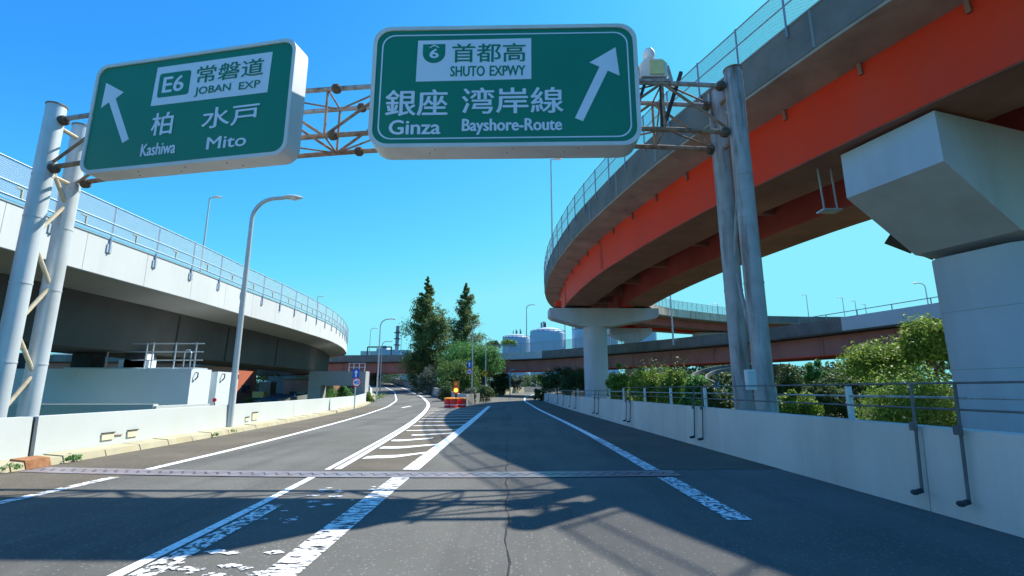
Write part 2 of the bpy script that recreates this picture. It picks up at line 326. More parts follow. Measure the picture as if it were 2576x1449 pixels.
am = MB(); ax, ay = -8.3, 42.5
am.v += [(ax - .12, ay - 4, .009), (ax + .12, ay - 4, .009), (ax + .0, ay, .009), (ax - .25, ay, .009)]; am.f.append((0, 1, 2, 3))
am.v += [(ax - .6, ay, .009), (ax + .45, ay, .009), (ax - .3, ay + 2.6, .009)]; am.f.append((4, 5, 6)); struct(am, 'line_arrow', WHITE_L)
# cracks in the right lane
ck = MB(); pts = [(-.02 + .02 * math.sin(k * .9) + .008 * math.sin(k * 3.1) - .002 * k, 2.5 + k * .2) for k in range(62)]
ck.quadstrip([[(x - .006 - .005 * math.sin(k), y, .006), (x + .007 + .005 * math.cos(k * 2), y, .006)] for k, (x, y) in enumerate(pts)])
struct(ck, 'road_crack', mat('crack_tar', (.035, .035, .036), .8, .2, 5))
# expansion joint: two toothed steel plates with a dark wavy gap
def jy(x): return 8.42 + .011 * (x + 1.2) ** 2
je = empty('expansion_joint', (-1.5, 8.5, 0), 'toothed steel expansion joint running across both lanes', 'expansion joint')
xs = list(np.linspace(-8.2, 2.7, 219)); zig = lambda k: (-.07, -.07, .07, .07)[k % 4] * 1.0
for nm, sg in (('joint_plate', -1), ('joint_plate', 1)):
    m = MB(); m.quadstrip([[(x, jy(x) + sg * .27, .012), (x, jy(x) + zig(k) + sg * .022, .012)][::sg * -1 or 1] for k, x in enumerate(xs)]); m.build(nm, JOINT, je)
m = MB(); m.quadstrip([[(x, jy(x) - .1, .0065), (x, jy(x) + .1, .0065)] for x in xs]); m.build('joint_gap', BLACK, je)

# ------------------------------------------------------------ left wall with sloped kerb
def along(T, fz, a, b, off=0.0, st=2.0): return [(smooth_ip(T, y) + off, y, fz(y)) for y in fine(a, b, st)]
PL = Path(along(KL, zl, -18, 126), 2.0)
def qpx(P_, px, off):   # arc length where the offset line crosses the vertical through picture column px
    best = None
    for k in range(2400):
        q_ = 10 + k * .05; p_ = P_.at(q_, off, .4)
        if p_.y < 1: continue
        zc = p_.y * math.cos(PITCH) + (p_.z - CAMH) * math.sin(PITCH); e_ = abs(CX + F * p_.x / zc - px)
        if best is None or e_ < best[0]: best = (e_, q_)
    return best[1]
wl = empty('left_barrier_wall', (-8.8, 10, 0), 'long white concrete barrier wall along the left lane above the yellowed kerb', 'wall')
S = PL.s[-1]; kn = PL.find(-8.3, 10.0); cuts = [0]; q = kn - 2.0
q1, q2 = qpx(PL, 84, -.44), qpx(PL, 582, -.44)
cuts = [0, q1] + [q2 + 6.2 * k for k in range(0, 20) if q2 + 6.2 * k < S - 2] + [S]
for a, b in zip(cuts[:-1], cuts[1:]):
    PL.sweep([(-.42, .0), (-.46, .86), (-.68, .86), (-.72, .0)], a + (.06 if a == q1 else .01), b - (.06 if b == q1 else .01)).build('wall_panel', CONC_W, wl)
PL.sweep([(-.5, .02), (-.52, .84), (-.64, .84), (-.68, .0)], 0, S).build('joint_filler', DARK, wl)
kb = empty('left_kerb', (-8.3, 10, 0), 'yellowed sloping concrete kerb at the foot of the white left wall, chipped and rusty near the joint', 'kerb')
q = 2.0
kq = []
while q < S - 4:
    kq.append((q, q + (1.0 if q < 52 else 6)) ); q += 1.03 if q < 52 else 6.03
for j, (a, b) in enumerate(kq[8:]):
    h = .13 + .01 * math.sin(j * 2.3); PL.sweep([(0.0, .0), (-.05, h), (-.415, h + .03), (-.418, .0)], a, b).build('kerb_stone', KERB, kb)
qr = qpx(PL, 92, -.15)
PL.sweep([(.015, .0), (-.04, .15), (-.3, .178), (-.3, .0)], qr - .28, qr + .2).build('rusty_patch', mat('rust_orange', (.3, .15, .075), .9, .3, 9, stain=(.2, .08, .04), stain_amt=.8, stain_scale=9, bump=.8, bscale=22), kb)
def plate(x0, y0, x1, y1, m, prt, name, rim=True):
    """small plate on the left wall face between two picture corners (placed on the wall plane)"""
    def hit(px, py):
        d = rayv(px, py); best = None
        for k in range(len(PL.s)):
            p = PL.at(PL.s[k], -.43); t = p.x / d.x
            e = abs(d.y * t - p.y)
            if best is None or e < best[0]: best = (e, PL.s[k])
        q = best[1]
        for _ in range(6):
            p = PL.at(q, -.43); t = p.x / d.x; q += (d.y * t - p.y) * .8
        return q, CAMH + d.z * t
    qa, za = hit(x0, y1); qb, zb = hit(x1, y0)
    PL.sweep([(-.44, za), (-.405, za), (-.415, zb), (-.45, zb)], min(qa, qb), max(qa, qb)).build(name, m, prt)
    if rim: PL.sweep([(-.45, zb + .002), (-.395, zb + .002), (-.395, zb + .018), (-.45, zb + .018)], min(qa, qb), max(qa, qb) + .02).build(name + '_lip', DARK, prt)
    return qa, za, qb, zb
PLATE = mat('plate_cream', (.62, .58, .42), .7, .1, 3)
for (x0, y0, x1, y1) in ((253, 1088, 286, 1108), (318, 1081, 345, 1100), (616, 1049, 626, 1060), (633, 1037, 648, 1057)):
    plate(x0, y0, x1, y1, PLATE, wl, 'inspection_cover')
plate(288, 1091, 308, 1095, RUST, wl, 'rust_patch', False)
dl = empty('delineator', tuple(PL.at(PL.find(-8.6, 15.4), -.57, .86)), 'small round red reflector on a short stalk on top of the white left wall', 'reflector')
p = PL.at(PL.find(-8.6, 15.4), -.57, .86); MB().tube([p, p + Vector((-.03, 0, .13))], .012, 6).build('stalk', DARK, dl)
MB().tube([p + Vector((-.03, -.015, .17)), p + Vector((-.03, .015, .17))], .06, 14).build('reflector_disc', SRED, dl)

# ------------------------------------------------------------ right wall with brackets and rails
PR = Path(along(WR, zr, -18, 61), 2.0)
wr = empty('right_barrier_wall', (4.7, 10, 0), 'shaded blue-grey concrete barrier wall along the right shoulder', 'wall')
S = PR.s[-1]; cuts = [0, PR.find(4.7, 6), PR.find(4.5, 13.5), PR.find(4.3, 22), PR.find(4.1, 31), PR.find(3.9, 42), PR.find(3.8, 52), S]
for a, b in zip(cuts[:-1], cuts[1:]): PR.sweep([(0, 0), (.05, .93), (.27, .93), (.3, 0)], a + .006, b - .006).build('wall_panel', CONC_R, wr)
PR.sweep([(.03, .01), (.07, .91), (.24, .91), (.27, 0)], 0, S).build('joint_filler', DARK, wr)
rl = empty('pipe_railing', (4.7, 10, .3), 'thin pipe railing on dark footed posts bolted to the right wall', 'railing')
RAIL = mat('railing_paint', (.16, .16, .155), .6, .2, 3, stain=(.06, .045, .035), stain_amt=.7, stain_scale=4)
def qwall(px):
    d = rayv(px, 1100); best = min(range(len(PR.s)), key=lambda k: abs(PR.at(PR.s[k]).x / max(PR.at(PR.s[k]).y, .01) - d.x / d.y)); q = PR.s[best]
    for _ in range(8):
        p = PR.at(q); q += ((p.x * d.y / d.x) - p.y) * .8
    return q
rq = []
for px in (1382, 1405, 1420, 1437, 1452, 1500, 1509, 1580, 1590, 1752, 1773, 2308, 2420):
    q = qwall(px); rq.append(q); foot = PR.at(q, 0, .2); top = 1.42 if px > 1700 else 1.3
    m = MB(); m.tube([PR.at(q, -.045, .22), PR.at(q, .0, 1.0), PR.at(q, .02, top)], .017, 8); m.box(PR.at(q, -.03, .93), (.05, .07, .1)); pst = m.build('railing_post', RAIL, rl)
    m = MB(); m.tube([PR.at(q, -.045, .22), PR.at(q + .0, -.12, .2)], .03, 8); m.sphere(PR.at(q, -.13, .2), .045, 5, .7); m.build('post_foot', DARK, pst)
for z in (1.42, 1.14):
    MB().tube(PR.line(.02, z, PR.find(4.7, 3), PR.find(4.35, 19)), .012, 8).build('rail', RAIL, rl)
for z in (1.3, 1.1):
    MB().tube(PR.line(.02, z, PR.find(4.35, 19.2), PR.find(3.8, 60)), .014, 8).build('rail', RAIL, rl)

# ------------------------------------------------------------ gore walls, crash barrels, flashing lamp
PGL = Path(along(GLf, zl, 43, 126), 2.0); PGR = Path(along(GRf, zr, 43, 118), 2.0)
gw = empty('gore_wall', (-4.2, 43, 0), 'pale concrete wall curving away along the right side of the left branch', 'wall')
q = 0
while q < PGL.s[-1] - 3:
    PGL.sweep([(0, 0), (.05, .95), (.25, .95), (.3, -.3)], q, min(q + 5.97, PGL.s[-1])).build('wall_panel', CONC_X if q > 200 else CONC_G, gw); q += 6
gw2 = empty('gore_wall', (-4.0, 43, 0), 'brownish concrete wall along the left side of the right branch behind the crash barrels', 'wall')
q = 0; qe = PGR.find(-2.9, 76)
while q < qe - 3:
    PGR.sweep([(-.3, -.3), (-.25, .95), (-.05, .95), (0, 0)], q, min(q + 5.5, qe)).build('wall_panel', CONC_X, gw2)
    PGR.sweep([(-.26, -.2), (-.2, .98), (0, .98), (.03, 0)], q + 5.5, q + 5.9).build('wall_post', CONC_G, gw2); q += 5.93
gw3 = empty('gore_wall', (0, 95, .6), 'short sunlit tan wall at the far bend of the right branch', 'wall')
PGR.sweep([(-.3, -.3), (-.25, 1.1), (-.05, 1.1), (0, 0)], PGR.find(-1.2, 91), PGR.find(3, 104)).build('wall_panel', mat('tan_wall', (.45, .4, .27), .9, .1), gw3)
PGR.sweep([(-.3, -.3), (-.25, 1.1), (-.05, 1.1), (0, 0)], PGR.find(3, 104) + .02, PGR.s[-1]).build('wall_panel_dark', CONC_X, gw3)
nose = empty('wall_nose', (-4.3, 42.4, 0), 'light concrete end block of the gore wall just behind the crash barrels', 'wall')
MB().box((-4.2, 42.6, .5), (.9, .7, 1.0), 0, .9).build('nose_block', CONC_W, nose)
for k, (x, y, lb) in enumerate(((-4.85, 38.6, 'red crash barrel with orange lid, left one of the cluster at the road split'), (-4.35, 38.3, 'red crash barrel with orange lid, front middle one of the cluster at the road split'), (-3.8, 38.9, 'red crash barrel with orange lid, right one of the cluster at the road split'), (-4.6, 39.4, 'red crash barrel half hidden behind the front left barrel'), (-4.0, 39.6, 'red crash barrel half hidden behind the front right barrel'))):
    c = empty('crash_barrel', (x, y, 0), lb, 'crash barrel', 'crash barrels at the road split')
    MB().lathe((x, y, 0.02), [(.27, 0), (.29, .1), (.28, .35), (.3, .37), (.29, .62)], 18).build('drum', BARREL, c, smooth=True)
    MB().lathe((x, y, .642), [(.31, 0), (.32, .05), (.25, .1), (.05, .12)], 18).build('lid', BARTOP, c, smooth=True)
    m = MB()
    for j in range(4): m.lathe((x, y, .2 + j * 0.0), [(.292, 0), (.294, .05)], 18) if j == 0 else None
    m.build('reflective_band', SWHITE, c)
fl = empty('warning_lamp', (-4.4, 40.3, 0), 'tall amber flashing lamp unit lit behind the crash barrels', 'warning lamp')
MB().box((-4.45, 40.4, 1.0), (.16, .12, .9)).build('post', DARK, fl)
MB().box((-4.45, 40.35, 1.55), (.42, .2, 1.0)).build('housing', mat('brown_housing', (.3, .13, .05), .6), fl)
hb = MB().tube([(-4.45, 40.24, 1.3), (-4.45, 40.18, 1.3)], .15, 16).build('amber_light', glow('amber_glow', (1.0, .32, .03), 3.0), fl)
MB().box((-4.45, 40.235, 1.82), (.24, .02, .28)).build('reflector_panel', BARTOP, fl)

# ------------------------------------------------------------ overhead sign gantry
gt = empty('sign_gantry', (-2.8, 10.9, 0), 'tubular steel truss gantry spanning the road on paired round posts', 'gantry')
YF, YB = 10.55, 11.4; XLp, XRp = -10.68, 5.14
zt = lambda x: 8.52 - .0075 * (x - 1) ** 2
zb = lambda x: zt(x) - 1.2
for X, Y, top, m_, r in ((XLp, YF, 7.85, GALV_P, .19), (XLp - .12, YB, 7.8, GALV_P, .19), (XRp + .12, YF, 8.8, GALV_R, .2), (XRp + .05, YB, 8.75, GALV_R, .2)):
    po = MB().tube([(X, Y, -1.1), (X, Y, top)], r, 28, True).build('post', m_, gt, smooth=True)
    MB().tube([(X, Y, top + .001), (X, Y, top + .03)], r + .015, 28).build('post_cap', RUST, po)
    for z in (1.9, 3.6, 5.1, 6.1): MB().tube([(X, Y, z), (X, Y, z + .035)], r + .008, 28).build('weld_band', m_, po)
n = 10; xs = [XLp + (XRp - XLp) * k / n for k in range(n + 1)]
for Y, zf in ((YF, zt), (YF, zb), (YB, zt), (YB, zb)):
    MB().tube([(x, Y, zf(x)) for x in np.linspace(XLp + .15, XRp - .05, 21)], .058, 10).build('chord', GALV_R if zf is zt else RUST, gt, smooth=True)
for k in range(n):
    a, b = xs[k], xs[k + 1]
    for Y in (YF, YB):
        p, q = ((a, Y, zt(a)), (b, Y, zb(b))) if k % 2 else ((a, Y, zb(a)), (b, Y, zt(b))); MB().tube([p, q], .034, 8).build('brace', RUST, gt)
        if 0 < k: MB().tube([(a, Y, zb(a)), (a, Y, zt(a))], .032, 8).build('brace', RUST, gt)
    for zf in (zt, zb):
        p, q = ((a, YF, zf(a)), (b, YB, zf(b))) if k % 2 else ((a, YB, zf(a)), (b, YF, zf(b))); MB().tube([p, q], .022, 8).build('brace', RUST, gt)
        if 0 < k: MB().tube([(a, YF, zf(a)), (a, YB, zf(a))], .022, 8).build('brace', RUST, gt)
    if k % 2: MB().tube([(a, YF, zt(a)), (a, YB, zb(a))], .02, 8).build('brace', RUST, gt)
for X, Ys in ((XLp, (YF, YB)), (XRp, (YF, YB)), (-4.15, (YF,)), (-3.8, (YB,))):
    for Y in Ys:
        for zf in (zt, zb):
            m = MB(); x0 = X + (.22 if X == XLp else -.2 if X == XRp else 0)
            for t in range(2): m.tube([(x0 - .035 + t * .04, Y, zf(X)), (x0 - .005 + t * .04, Y, zf(X))], .115, 12)
            m.tube([(x0 - .11, Y, zf(X)), (x0 - .06, Y, zf(X)), (x0 + .06, Y, zf(X)), (x0 + .11, Y, zf(X))], [.055, .11, .11, .055], 10); m.build('joint_collar', NODE, gt)
for X, m_, zz in ((XLp - .06, TAN, [-.2, .75, 1.7, 2.7, 3.7, 4.7, 5.7, 6.6]), (XRp + .085, GALV_R, [-.2, 1.9, 4.2, 6.4])):
    for k in range(len(zz) - 1):
        p, q = ((X, YF + .1, zz[k]), (X, YB - .1, zz[k + 1])) if k % 2 else ((X, YB - .1, zz[k]), (X, YF + .1, zz[k + 1]))
        MB().tube([p, q], .045, 10).build('post_brace', m_, gt, smooth=True)
for X in (XLp - .06, XRp + .085):
    for z in (zt(X), zb(X)): MB().tube([(X, YF, z - .05), (X, YB, z - .05)], .05, 8).build('end_tie', TAN if X < 0 else RUST, gt)
jb = empty('junction_box', (5.02, 10.2, 1.1), 'small grey electrical cabinet strapped to the near right gantry post', 'box')
c = V(1887, 955, 10.22); m = MB(); m.box((c.x + .02, 10.25, c.z), (.17, .14, .4)); m.build('cabinet', SFRAME, jb); MB().box((c.x + .02, 10.175, c.z), (.13, .01, .34)).build('cabinet_door', GALV, jb)

# ------------------------------------------------------------ the two direction signs
def homog(src, dst):
    A = []; B = []
    for (x, y), (u, v) in zip(src, dst):
        A += [[x, y, 1, 0, 0, 0, -u * x, -u * y], [0, 0, 0, x, y, 1, -v * x, -v * y]]; B += [u, v]
    h = np.append(np.linalg.solve(np.array(A, float), np.array(B, float)), 1).reshape(3, 3)
    return lambda x, y: tuple((lambda r: (r[0] / r[2], r[1] / r[2]))(h @ np.array([x, y, 1.0])))
def rrect(x0, y0, x1, y1, r, n=6):
    out = []
    for cx_, cy_, a in ((x1 - r, y1 - r, 0), (x0 + r, y1 - r, 90), (x0 + r, y0 + r, 180), (x1 - r, y0 + r, 270)):
        out += [(cx_ + r * math.cos(math.radians(a + 90 * k / n)), cy_ + r * math.sin(math.radians(a + 90 * k / n))) for k in range(n + 1)]
    return out
def text_mesh(name, s, fn, box, t, m, parent, bold=.01):
    """text fitted to box (u0,v0,u1,v1) of the panel, raised by t"""
    cu = bpy.data.curves.new(name, 'FONT'); cu.body = s; cu.size = 1; cu.offset = 0; cu.fill_mode = 'FRONT'; cu.resolution_u = 3
    to = bpy.data.objects.new(name + '_tmp', cu); COL.objects.link(to); dg = bpy.context.evaluated_depsgraph_get(); dg.update()
    me = bpy.data.meshes.new_from_object(to.evaluated_get(dg)); bpy.data.objects.remove(to); bpy.data.curves.remove(cu)
    xs_ = [v.co.x for v in me.vertices]; ys_ = [v.co.y for v in me.vertices]; a, b, c, d = min(xs_), max(xs_), min(ys_), max(ys_)
    o0 = ORG[parent.name]
    for v in me.vertices:
        u = box[0] + (v.co.x - a) / (b - a) * (box[2] - box[0]); w = box[1] + (v.co.y - c) / (d - c) * (box[3] - box[1]); v.co = Vector(fn(u, w, t)) - o0
    if bold:   # a second, slightly shifted copy of the letters thickens their strokes
        vs = [tuple(v.co) for v in me.vertices]; fs = [tuple(p.vertices) for p in me.polygons]; k = len(vs); e = bold * (box[3] - box[1]) * 1.6
        du = Vector(fn(e, 0, 0)) - Vector(fn(0, 0, 0)); dv = Vector(fn(0, e * .6, 0)) - Vector(fn(0, 0, 0)); nt_ = Vector(fn(0, 0, .0008)) - Vector(fn(0, 0, 0)); V2 = []; F2 = []
        for i_, (a_, b_) in enumerate(((-1, 0), (1, 0), (0, 1), (0, -1))):
            V2 += [tuple(Vector(v) + du * a_ + dv * b_ + nt_ * i_) for v in vs]; F2 += [tuple(x + k * i_ for x in f) for f in fs]
        bpy.data.meshes.remove(me); me = bpy.data.meshes.new(name); me.from_pydata(V2, [], F2)
    me.materials.clear(); me.materials.append(m); o = bpy.data.objects.new(name, me); COL.objects.link(o); o.parent = parent; ORG[o.name] = o0; return o
def big_sign(label, X0, Y0, X1, Y1, z0, z1, depth, corners, r, inset, parts_fn):
    w = math.hypot(X1 - X0, Y1 - Y0); h = z1 - z0; ux, uy = (X1 - X0) / w, (Y1 - Y0) / w; nx, ny = uy, -ux   # normal towards the road user
    fn = lambda u, v, t: (X0 + ux * u + nx * t, Y0 + uy * u + ny * t, z0 + v)
    root = empty('direction_sign', ((X0 + X1) / 2, (Y0 + Y1) / 2, z0), label, 'road sign')
    hm_ = homog(corners, [(0, h), (w, h), (w, 0), (0, 0)])
    P = lambda x, y: hm_(x, y)
    m = MB(); m.prism(rrect(0, 0, w, h, r), fn, -depth, -.03); m.build('sign_casing', SFRAME, root, smooth=True)
    # raised rim: ring between the outer and the inner outline
    o_, i_ = rrect(0, 0, w, h, r), rrect(inset, inset, w - inset, h - inset, r - inset * .6)
    m = MB(); m.quadstrip([[fn(*p, -.029) for p in o_], [fn(*p, 0) for p in o_], [fn(*p, 0) for p in i_], [fn(*p, -.028) for p in i_]], True); m.build('sign_rim', SFRAME, root)
    m = MB(); m.prism(rrect(inset - .01, inset - .01, w - inset + .01, h - inset + .01, r - inset * .6), fn, -.0285, -.026); m.build('sign_face', GREEN, root)
    for k in range(1, 4):
        for dt in (.12, .28): MB().sphere(fn(w * k / 4 + random.uniform(-.2, .2), -.002, -dt), .014, 4).build('rivet', BLACK, root)
    parts_fn(root, fn, P, w, h); return root
def poly(root, fn, pts, m, name, t0=-.025, t1=-.021):
    if sum(a[0] * b[1] - b[0] * a[1] for a, b in zip(pts, pts[1:] + pts[:1])) < 0: pts = pts[::-1]
    return MB().prism(pts, fn, t0, t1).build(name, m, root)
def left_parts(root, fn, P, w, h):
    def box(x0, y0, x1, y1):   # left-bottom and right-top picture points
        a, b = P(x0, y0), P(x1, y1); return (a[0], a[1], b[0], b[1])
    poly(root, fn, [P(1200, 505), P(2062, 388), P(2015, 690), P(1138, 795)], SWHITE, 'name_plate')
    a = P(1185, 735); b = P(1455, 522); poly(root, fn, rrect(a[0], a[1], b[0], b[1], .06), GREEN, 'route_badge', -.0205, -.018)
    text_mesh('route_number', 'E6', fn, box(1228, 697, 1402, 560), -.0165, SWHITE, root, .02)
    text_mesh('kanji_text', '常磐道', fn, box(1483, 626, 2002, 432), -.0165, GREEN, root, .01)
    text_mesh('latin_text', 'JOBAN', fn, box(1468, 727, 1748, 622), -.0165, GREEN, root, .02); text_mesh('latin_text', 'EXP', fn, box(1803, 672, 1968, 598), -.0165, GREEN, root, .02)
    text_mesh('kanji_text', '柏', fn, box(1130, 1022, 1318, 835), -.0165, SWHITE, root, .012)
    text_mesh('kanji_text', '水戸', fn, box(1515, 970, 1960, 765), -.0165, SWHITE, root, .012)
    text_mesh('latin_text', 'Kashiwa', fn, box(1050, 1178, 1327, 1058), -.0165, SWHITE, root, .022)
    text_mesh('latin_text', 'Mito', fn, box(1550, 1123, 1858, 1000), -.0165, SWHITE, root, .02)
    poly(root, fn, [P(*q) for q in ((805, 620), (935, 690), (873, 738), (965, 1045), (915, 1075), (822, 765), (760, 810))], SWHITE, 'arrow')
def right_parts(root, fn, P, w, h):
    def box(x0, y0, x1, y1):
        a, b = P(x0, y0), P(x1, y1); return (a[0], a[1], b[0], b[1])
    o_, i_ = rrect(.2, .2, w - .2, h - .2, .3), rrect(.23, .23, w - .23, h - .23, .28)
    MB().quadstrip([[fn(*p, -.021) for p in o_], [fn(*p, -.021) for p in i_]], True).build('border_line', SWHITE, root)
    poly(root, fn, [P(583, 300), P(1428, 282), P(1435, 585), P(562, 605)], SWHITE, 'name_plate')
    a = P(620, 328); b = P(788, 325); c = P(703, 467); cw = (a[0] + b[0]) / 2; hw = (b[0] - a[0]) / 2; mid = (a[1] + c[1]) / 2
    poly(root, fn, [(a[0], a[1]), (a[0], mid)] + [(cw - hw * math.cos(t), mid - (mid - c[1]) * math.sin(t)) for t in np.linspace(.25, math.pi - .25, 9)] + [(b[0], mid), (b[0], a[1])], GREEN, 'route_shield', -.0205, -.018)
    text_mesh('route_number', '6', fn, box(670, 430, 735, 362), -.0165, SWHITE, root, .035)
    poly(root, fn, [P(668, 357), P(704, 338), P(740, 356), P(740, 349), P(704, 330), P(668, 350)], SWHITE, 'shield_roof_mark', -.0178, -.0165)
    text_mesh('kanji_text', '首都高', fn, box(838, 462, 1385, 318), -.0165, GREEN, root, .01)
    text_mesh('latin_text', 'SHUTO', fn, box(825, 567, 1082, 488), -.0165, GREEN, root, .02); text_mesh('latin_text', 'EXPWY', fn, box(1122, 562, 1386, 485), -.0165, GREEN, root, .02)
    text_mesh('kanji_text', '銀座', fn, box(325, 868, 803, 665), -.0165, SWHITE, root, .012)
    text_mesh('kanji_text', '湾岸線', fn, box(912, 850, 1673, 645), -.0165, SWHITE, root, .01)
    text_mesh('latin_text', 'Ginza', fn, box(352, 1010, 748, 896), -.0165, SWHITE, root, .022)
    text_mesh('latin_text', 'Bayshore-Route', fn, box(915, 1012, 1670, 882), -.0165, SWHITE, root, .02)
    poly(root, fn, [P(*q) for q in ((2058, 350), (2098, 560), (2007, 522), (1835, 905), (1773, 880), (1945, 493), (1868, 462))], SWHITE, 'arrow')
big_sign('tilted green direction sign with an arrow pointing up left, reading Kashiwa and Mito', -9.16, 9.77, -4.36, 8.84, 5.796, 8.363, .42,
         [(753, 497), (2250, 283), (2147, 1155), (576, 1319)], .27, .075, left_parts)
big_sign('large green direction sign with an arrow pointing up right, reading Ginza and Bayshore-Route', -3.16, 9.965, 2.813, 9.835, 6.508, 9.507, .6,
         [(258, 205), (2200, 178), (2295, 1090), (183, 1115)], .4, .09, right_parts)
for X, yb in ((-8.2, 10.02), (-5.3, 9.5), (-2.2, 10.53), (0, 10.48), (1.9, 10.44)):
    for z in (zt(X), zb(X) + .1): MB().box((X, (yb + YF) / 2 + .05, z - .08), (.09, YF - yb + .12, .07)).build('sign_bracket', RUST, gt)
# traffic camera on the truss
tc_ = empty('traffic_camera', (3.35, 10.6, 8.5), 'pale dome-headed traffic camera with a box painted yellow by lens flare on a bracket frame atop the gantry', 'traffic camera')
CAMW = mat('camera_white', (.68, .7, .7), .5, .08, 3)
MB().lathe((3.3, 10.6, 9.12), [(.05, -.04), (.13, 0), (.145, .1), (.14, .2), (.1, .27), (.03, .3)], 18).build('camera_dome', CAMW, tc_, smooth=True)
MB().lathe((3.3, 10.6, 9.02), [(.17, 0), (.16, .05), (.09, .08)], 18).build('collar', SFRAME, tc_, smooth=True)
MB().prism([(-.3, 0), (.3, 0), (.32, .34), (.2, .46), (-.2, .46), (-.32, .34)], lambda u, v, t: (3.36 + u, 10.6 + t, 8.58 + v), -.16, .16).build('equipment_box', CAMW, tc_)
MB().box((3.42, 10.42, 8.8), (.34, .03, .36)).build('flare_tint_panel', mat('flare_yellow', (.62, .62, .3), .6), tc_)  # lens flare over the equipment box, painted as a yellow panel
for a, b in (((3.0, 10.6, 8.95), (2.93, 10.6, 8.45)), ((3.72, 10.6, 8.95), (3.82, 10.6, 8.45)), ((3.2, 10.6, 8.6), (2.98, 10.6, 7.95)), ((3.55, 10.6, 8.6), (3.6, 10.9, 7.4)), ((4.05, 10.6, 8.8), (3.6, 10.9, 7.4)), ((2.98, 10.6, 8.6), (2.92, 10.9, 7.4)), ((3.0, 10.5, 8.5), (3.75, 10.5, 8.5))):
    MB().bar(a, b, .07, .07).build('bracket', DARK if b[2] < 8 else GALV_R, tc_)

# ------------------------------------------------------------ big red viaduct on the right
OUT = [(30, -26, 12), (22, -13, 12), (16.6, -4, 12), (12.6, 3, 12), (10.5, 7.5, 12), (8.65, 12, 12), (7.6, 15, 12), (6.55, 18, 12), (5.7, 21.1, 12), (4.7, 25.7, 12), (3.9, 30.3, 12), (3.3, 36.5, 12), (3.1, 43, 12),
       (3.6, 52, 12.2), (5.5, 62, 12.6), (9.5, 71.5, 13), (15.5, 80.5, 13.5), (24, 89, 14), (35, 96.5, 14.3), (47, 99.3, 14.4), (60, 100.3, 14.4), (100, 100, 14.4), (160, 92, 14.4)]
PV = Path(OUT, 1.5); S = PV.s[-1]; qp = PV.find(3.1, 44)
vd = empty('curved_viaduct', (7, 43, 8.6), 'tall curved ramp viaduct with bright red girders and a dark weathered parapet', 'viaduct')
WD = 10.3
PV.sweep([(0, -1.22), (0, 0), (.25, 0), (.25, -1.22)], 0, qp).build('parapet', CONC_D, vd)
PV.sweep([(0, -1.22), (0, 0), (.25, 0), (.25, -1.22)], qp, S).build('parapet', CONC_D, vd)
PV.sweep([(WD - .25, -1.22), (WD - .25, 0), (WD, 0), (WD, -1.22)], 0, qp).build('parapet', CONC_D, vd)
qf = PV.find(40, 98)
PV.sweep([(WD - .25, -1.22), (WD - .25, 0), (WD, 0), (WD, -1.22)], qp, qf).build('parapet', RUSTC, vd)
PV.sweep([(WD - .25, -1.22), (WD - .25, 0), (WD, 0), (WD, -1.22)], qf, S).build('parapet', CONC_D, vd)
PV.sweep([(.02, -1.32), (.02, -1.223), (WD - .02, -1.223), (WD - .02, -1.32), (WD - 1.35, -1.5), (1.55, -1.5)]).build('deck_slab', CONC_C, vd)
def dep(q, j, dz): return dz if (dz > -2 or q < qp) else (dz + 2.1 * min(1, (q - qp) / 8) * .45)
PV.sweep([(1.5, -1.505), (3.9, -1.505), (3.9, -3.55), (1.52, -3.55)], 0, S, dep).build('outer_girder', RED, vd)
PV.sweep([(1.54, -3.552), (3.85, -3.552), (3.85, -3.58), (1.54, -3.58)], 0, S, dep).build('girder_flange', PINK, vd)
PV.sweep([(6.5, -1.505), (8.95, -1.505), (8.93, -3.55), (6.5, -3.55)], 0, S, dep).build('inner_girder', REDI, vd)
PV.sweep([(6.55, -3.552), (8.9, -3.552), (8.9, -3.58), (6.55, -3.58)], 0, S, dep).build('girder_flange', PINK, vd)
q = 3
while q < PV.find(9.5, 71):
    a, b = PV.at(q, 3.9, -2.2), PV.at(q, 6.5, -2.2); dz = -2.2 if q < qp else -2.0
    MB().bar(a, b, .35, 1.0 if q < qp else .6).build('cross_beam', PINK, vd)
    a = PV.at(q, 1.36, -2.36); 
    q += 5.5
q = 10
while q < qp + 6:
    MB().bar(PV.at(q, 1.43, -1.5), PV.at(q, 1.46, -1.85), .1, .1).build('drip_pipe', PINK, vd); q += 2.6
for q in [PV.find(8.3, 12) - 7.2 + 12.5 * k for k in range(5)]:
    MB().bar(PV.at(q, 1.495, -1.51), PV.at(q, 1.5, -3.55), .05, .05).build('web_seam', REDF, vd)
    PV.sweep([(1.47, -3.3), (1.47, -1.75), (1.497, -1.75), (1.497, -3.3)], q + .25, q + .75).build('splice_plate', RED, vd)
    m = MB()
    for bx_ in (.32, .44, .56, .68):
        for bz_ in range(9): m.sphere(PV.at(q + bx_, 1.468, -1.85 - .17 * bz_), .018, 3)
    m.build('splice_bolts', REDF, vd)
PV.sweep([(-.03, .002), (-.03, .05), (.28, .05), (.28, .002)], 0, PV.find(9.5, 71)).build('coping', CONC_G, vd)
q = 6
while q < qp + 8:
    MB().bar(PV.at(q, -.012, -.02), PV.at(q, -.012, -1.2), .09, .02).build('joint_strip', CONC_G, vd); q += 3.8
m = MB().tube(PV.line(5.2, -2.4, PV.find(16, -4), qp), .14, 10).build('drain_main', GALV_R, vd, smooth=True)
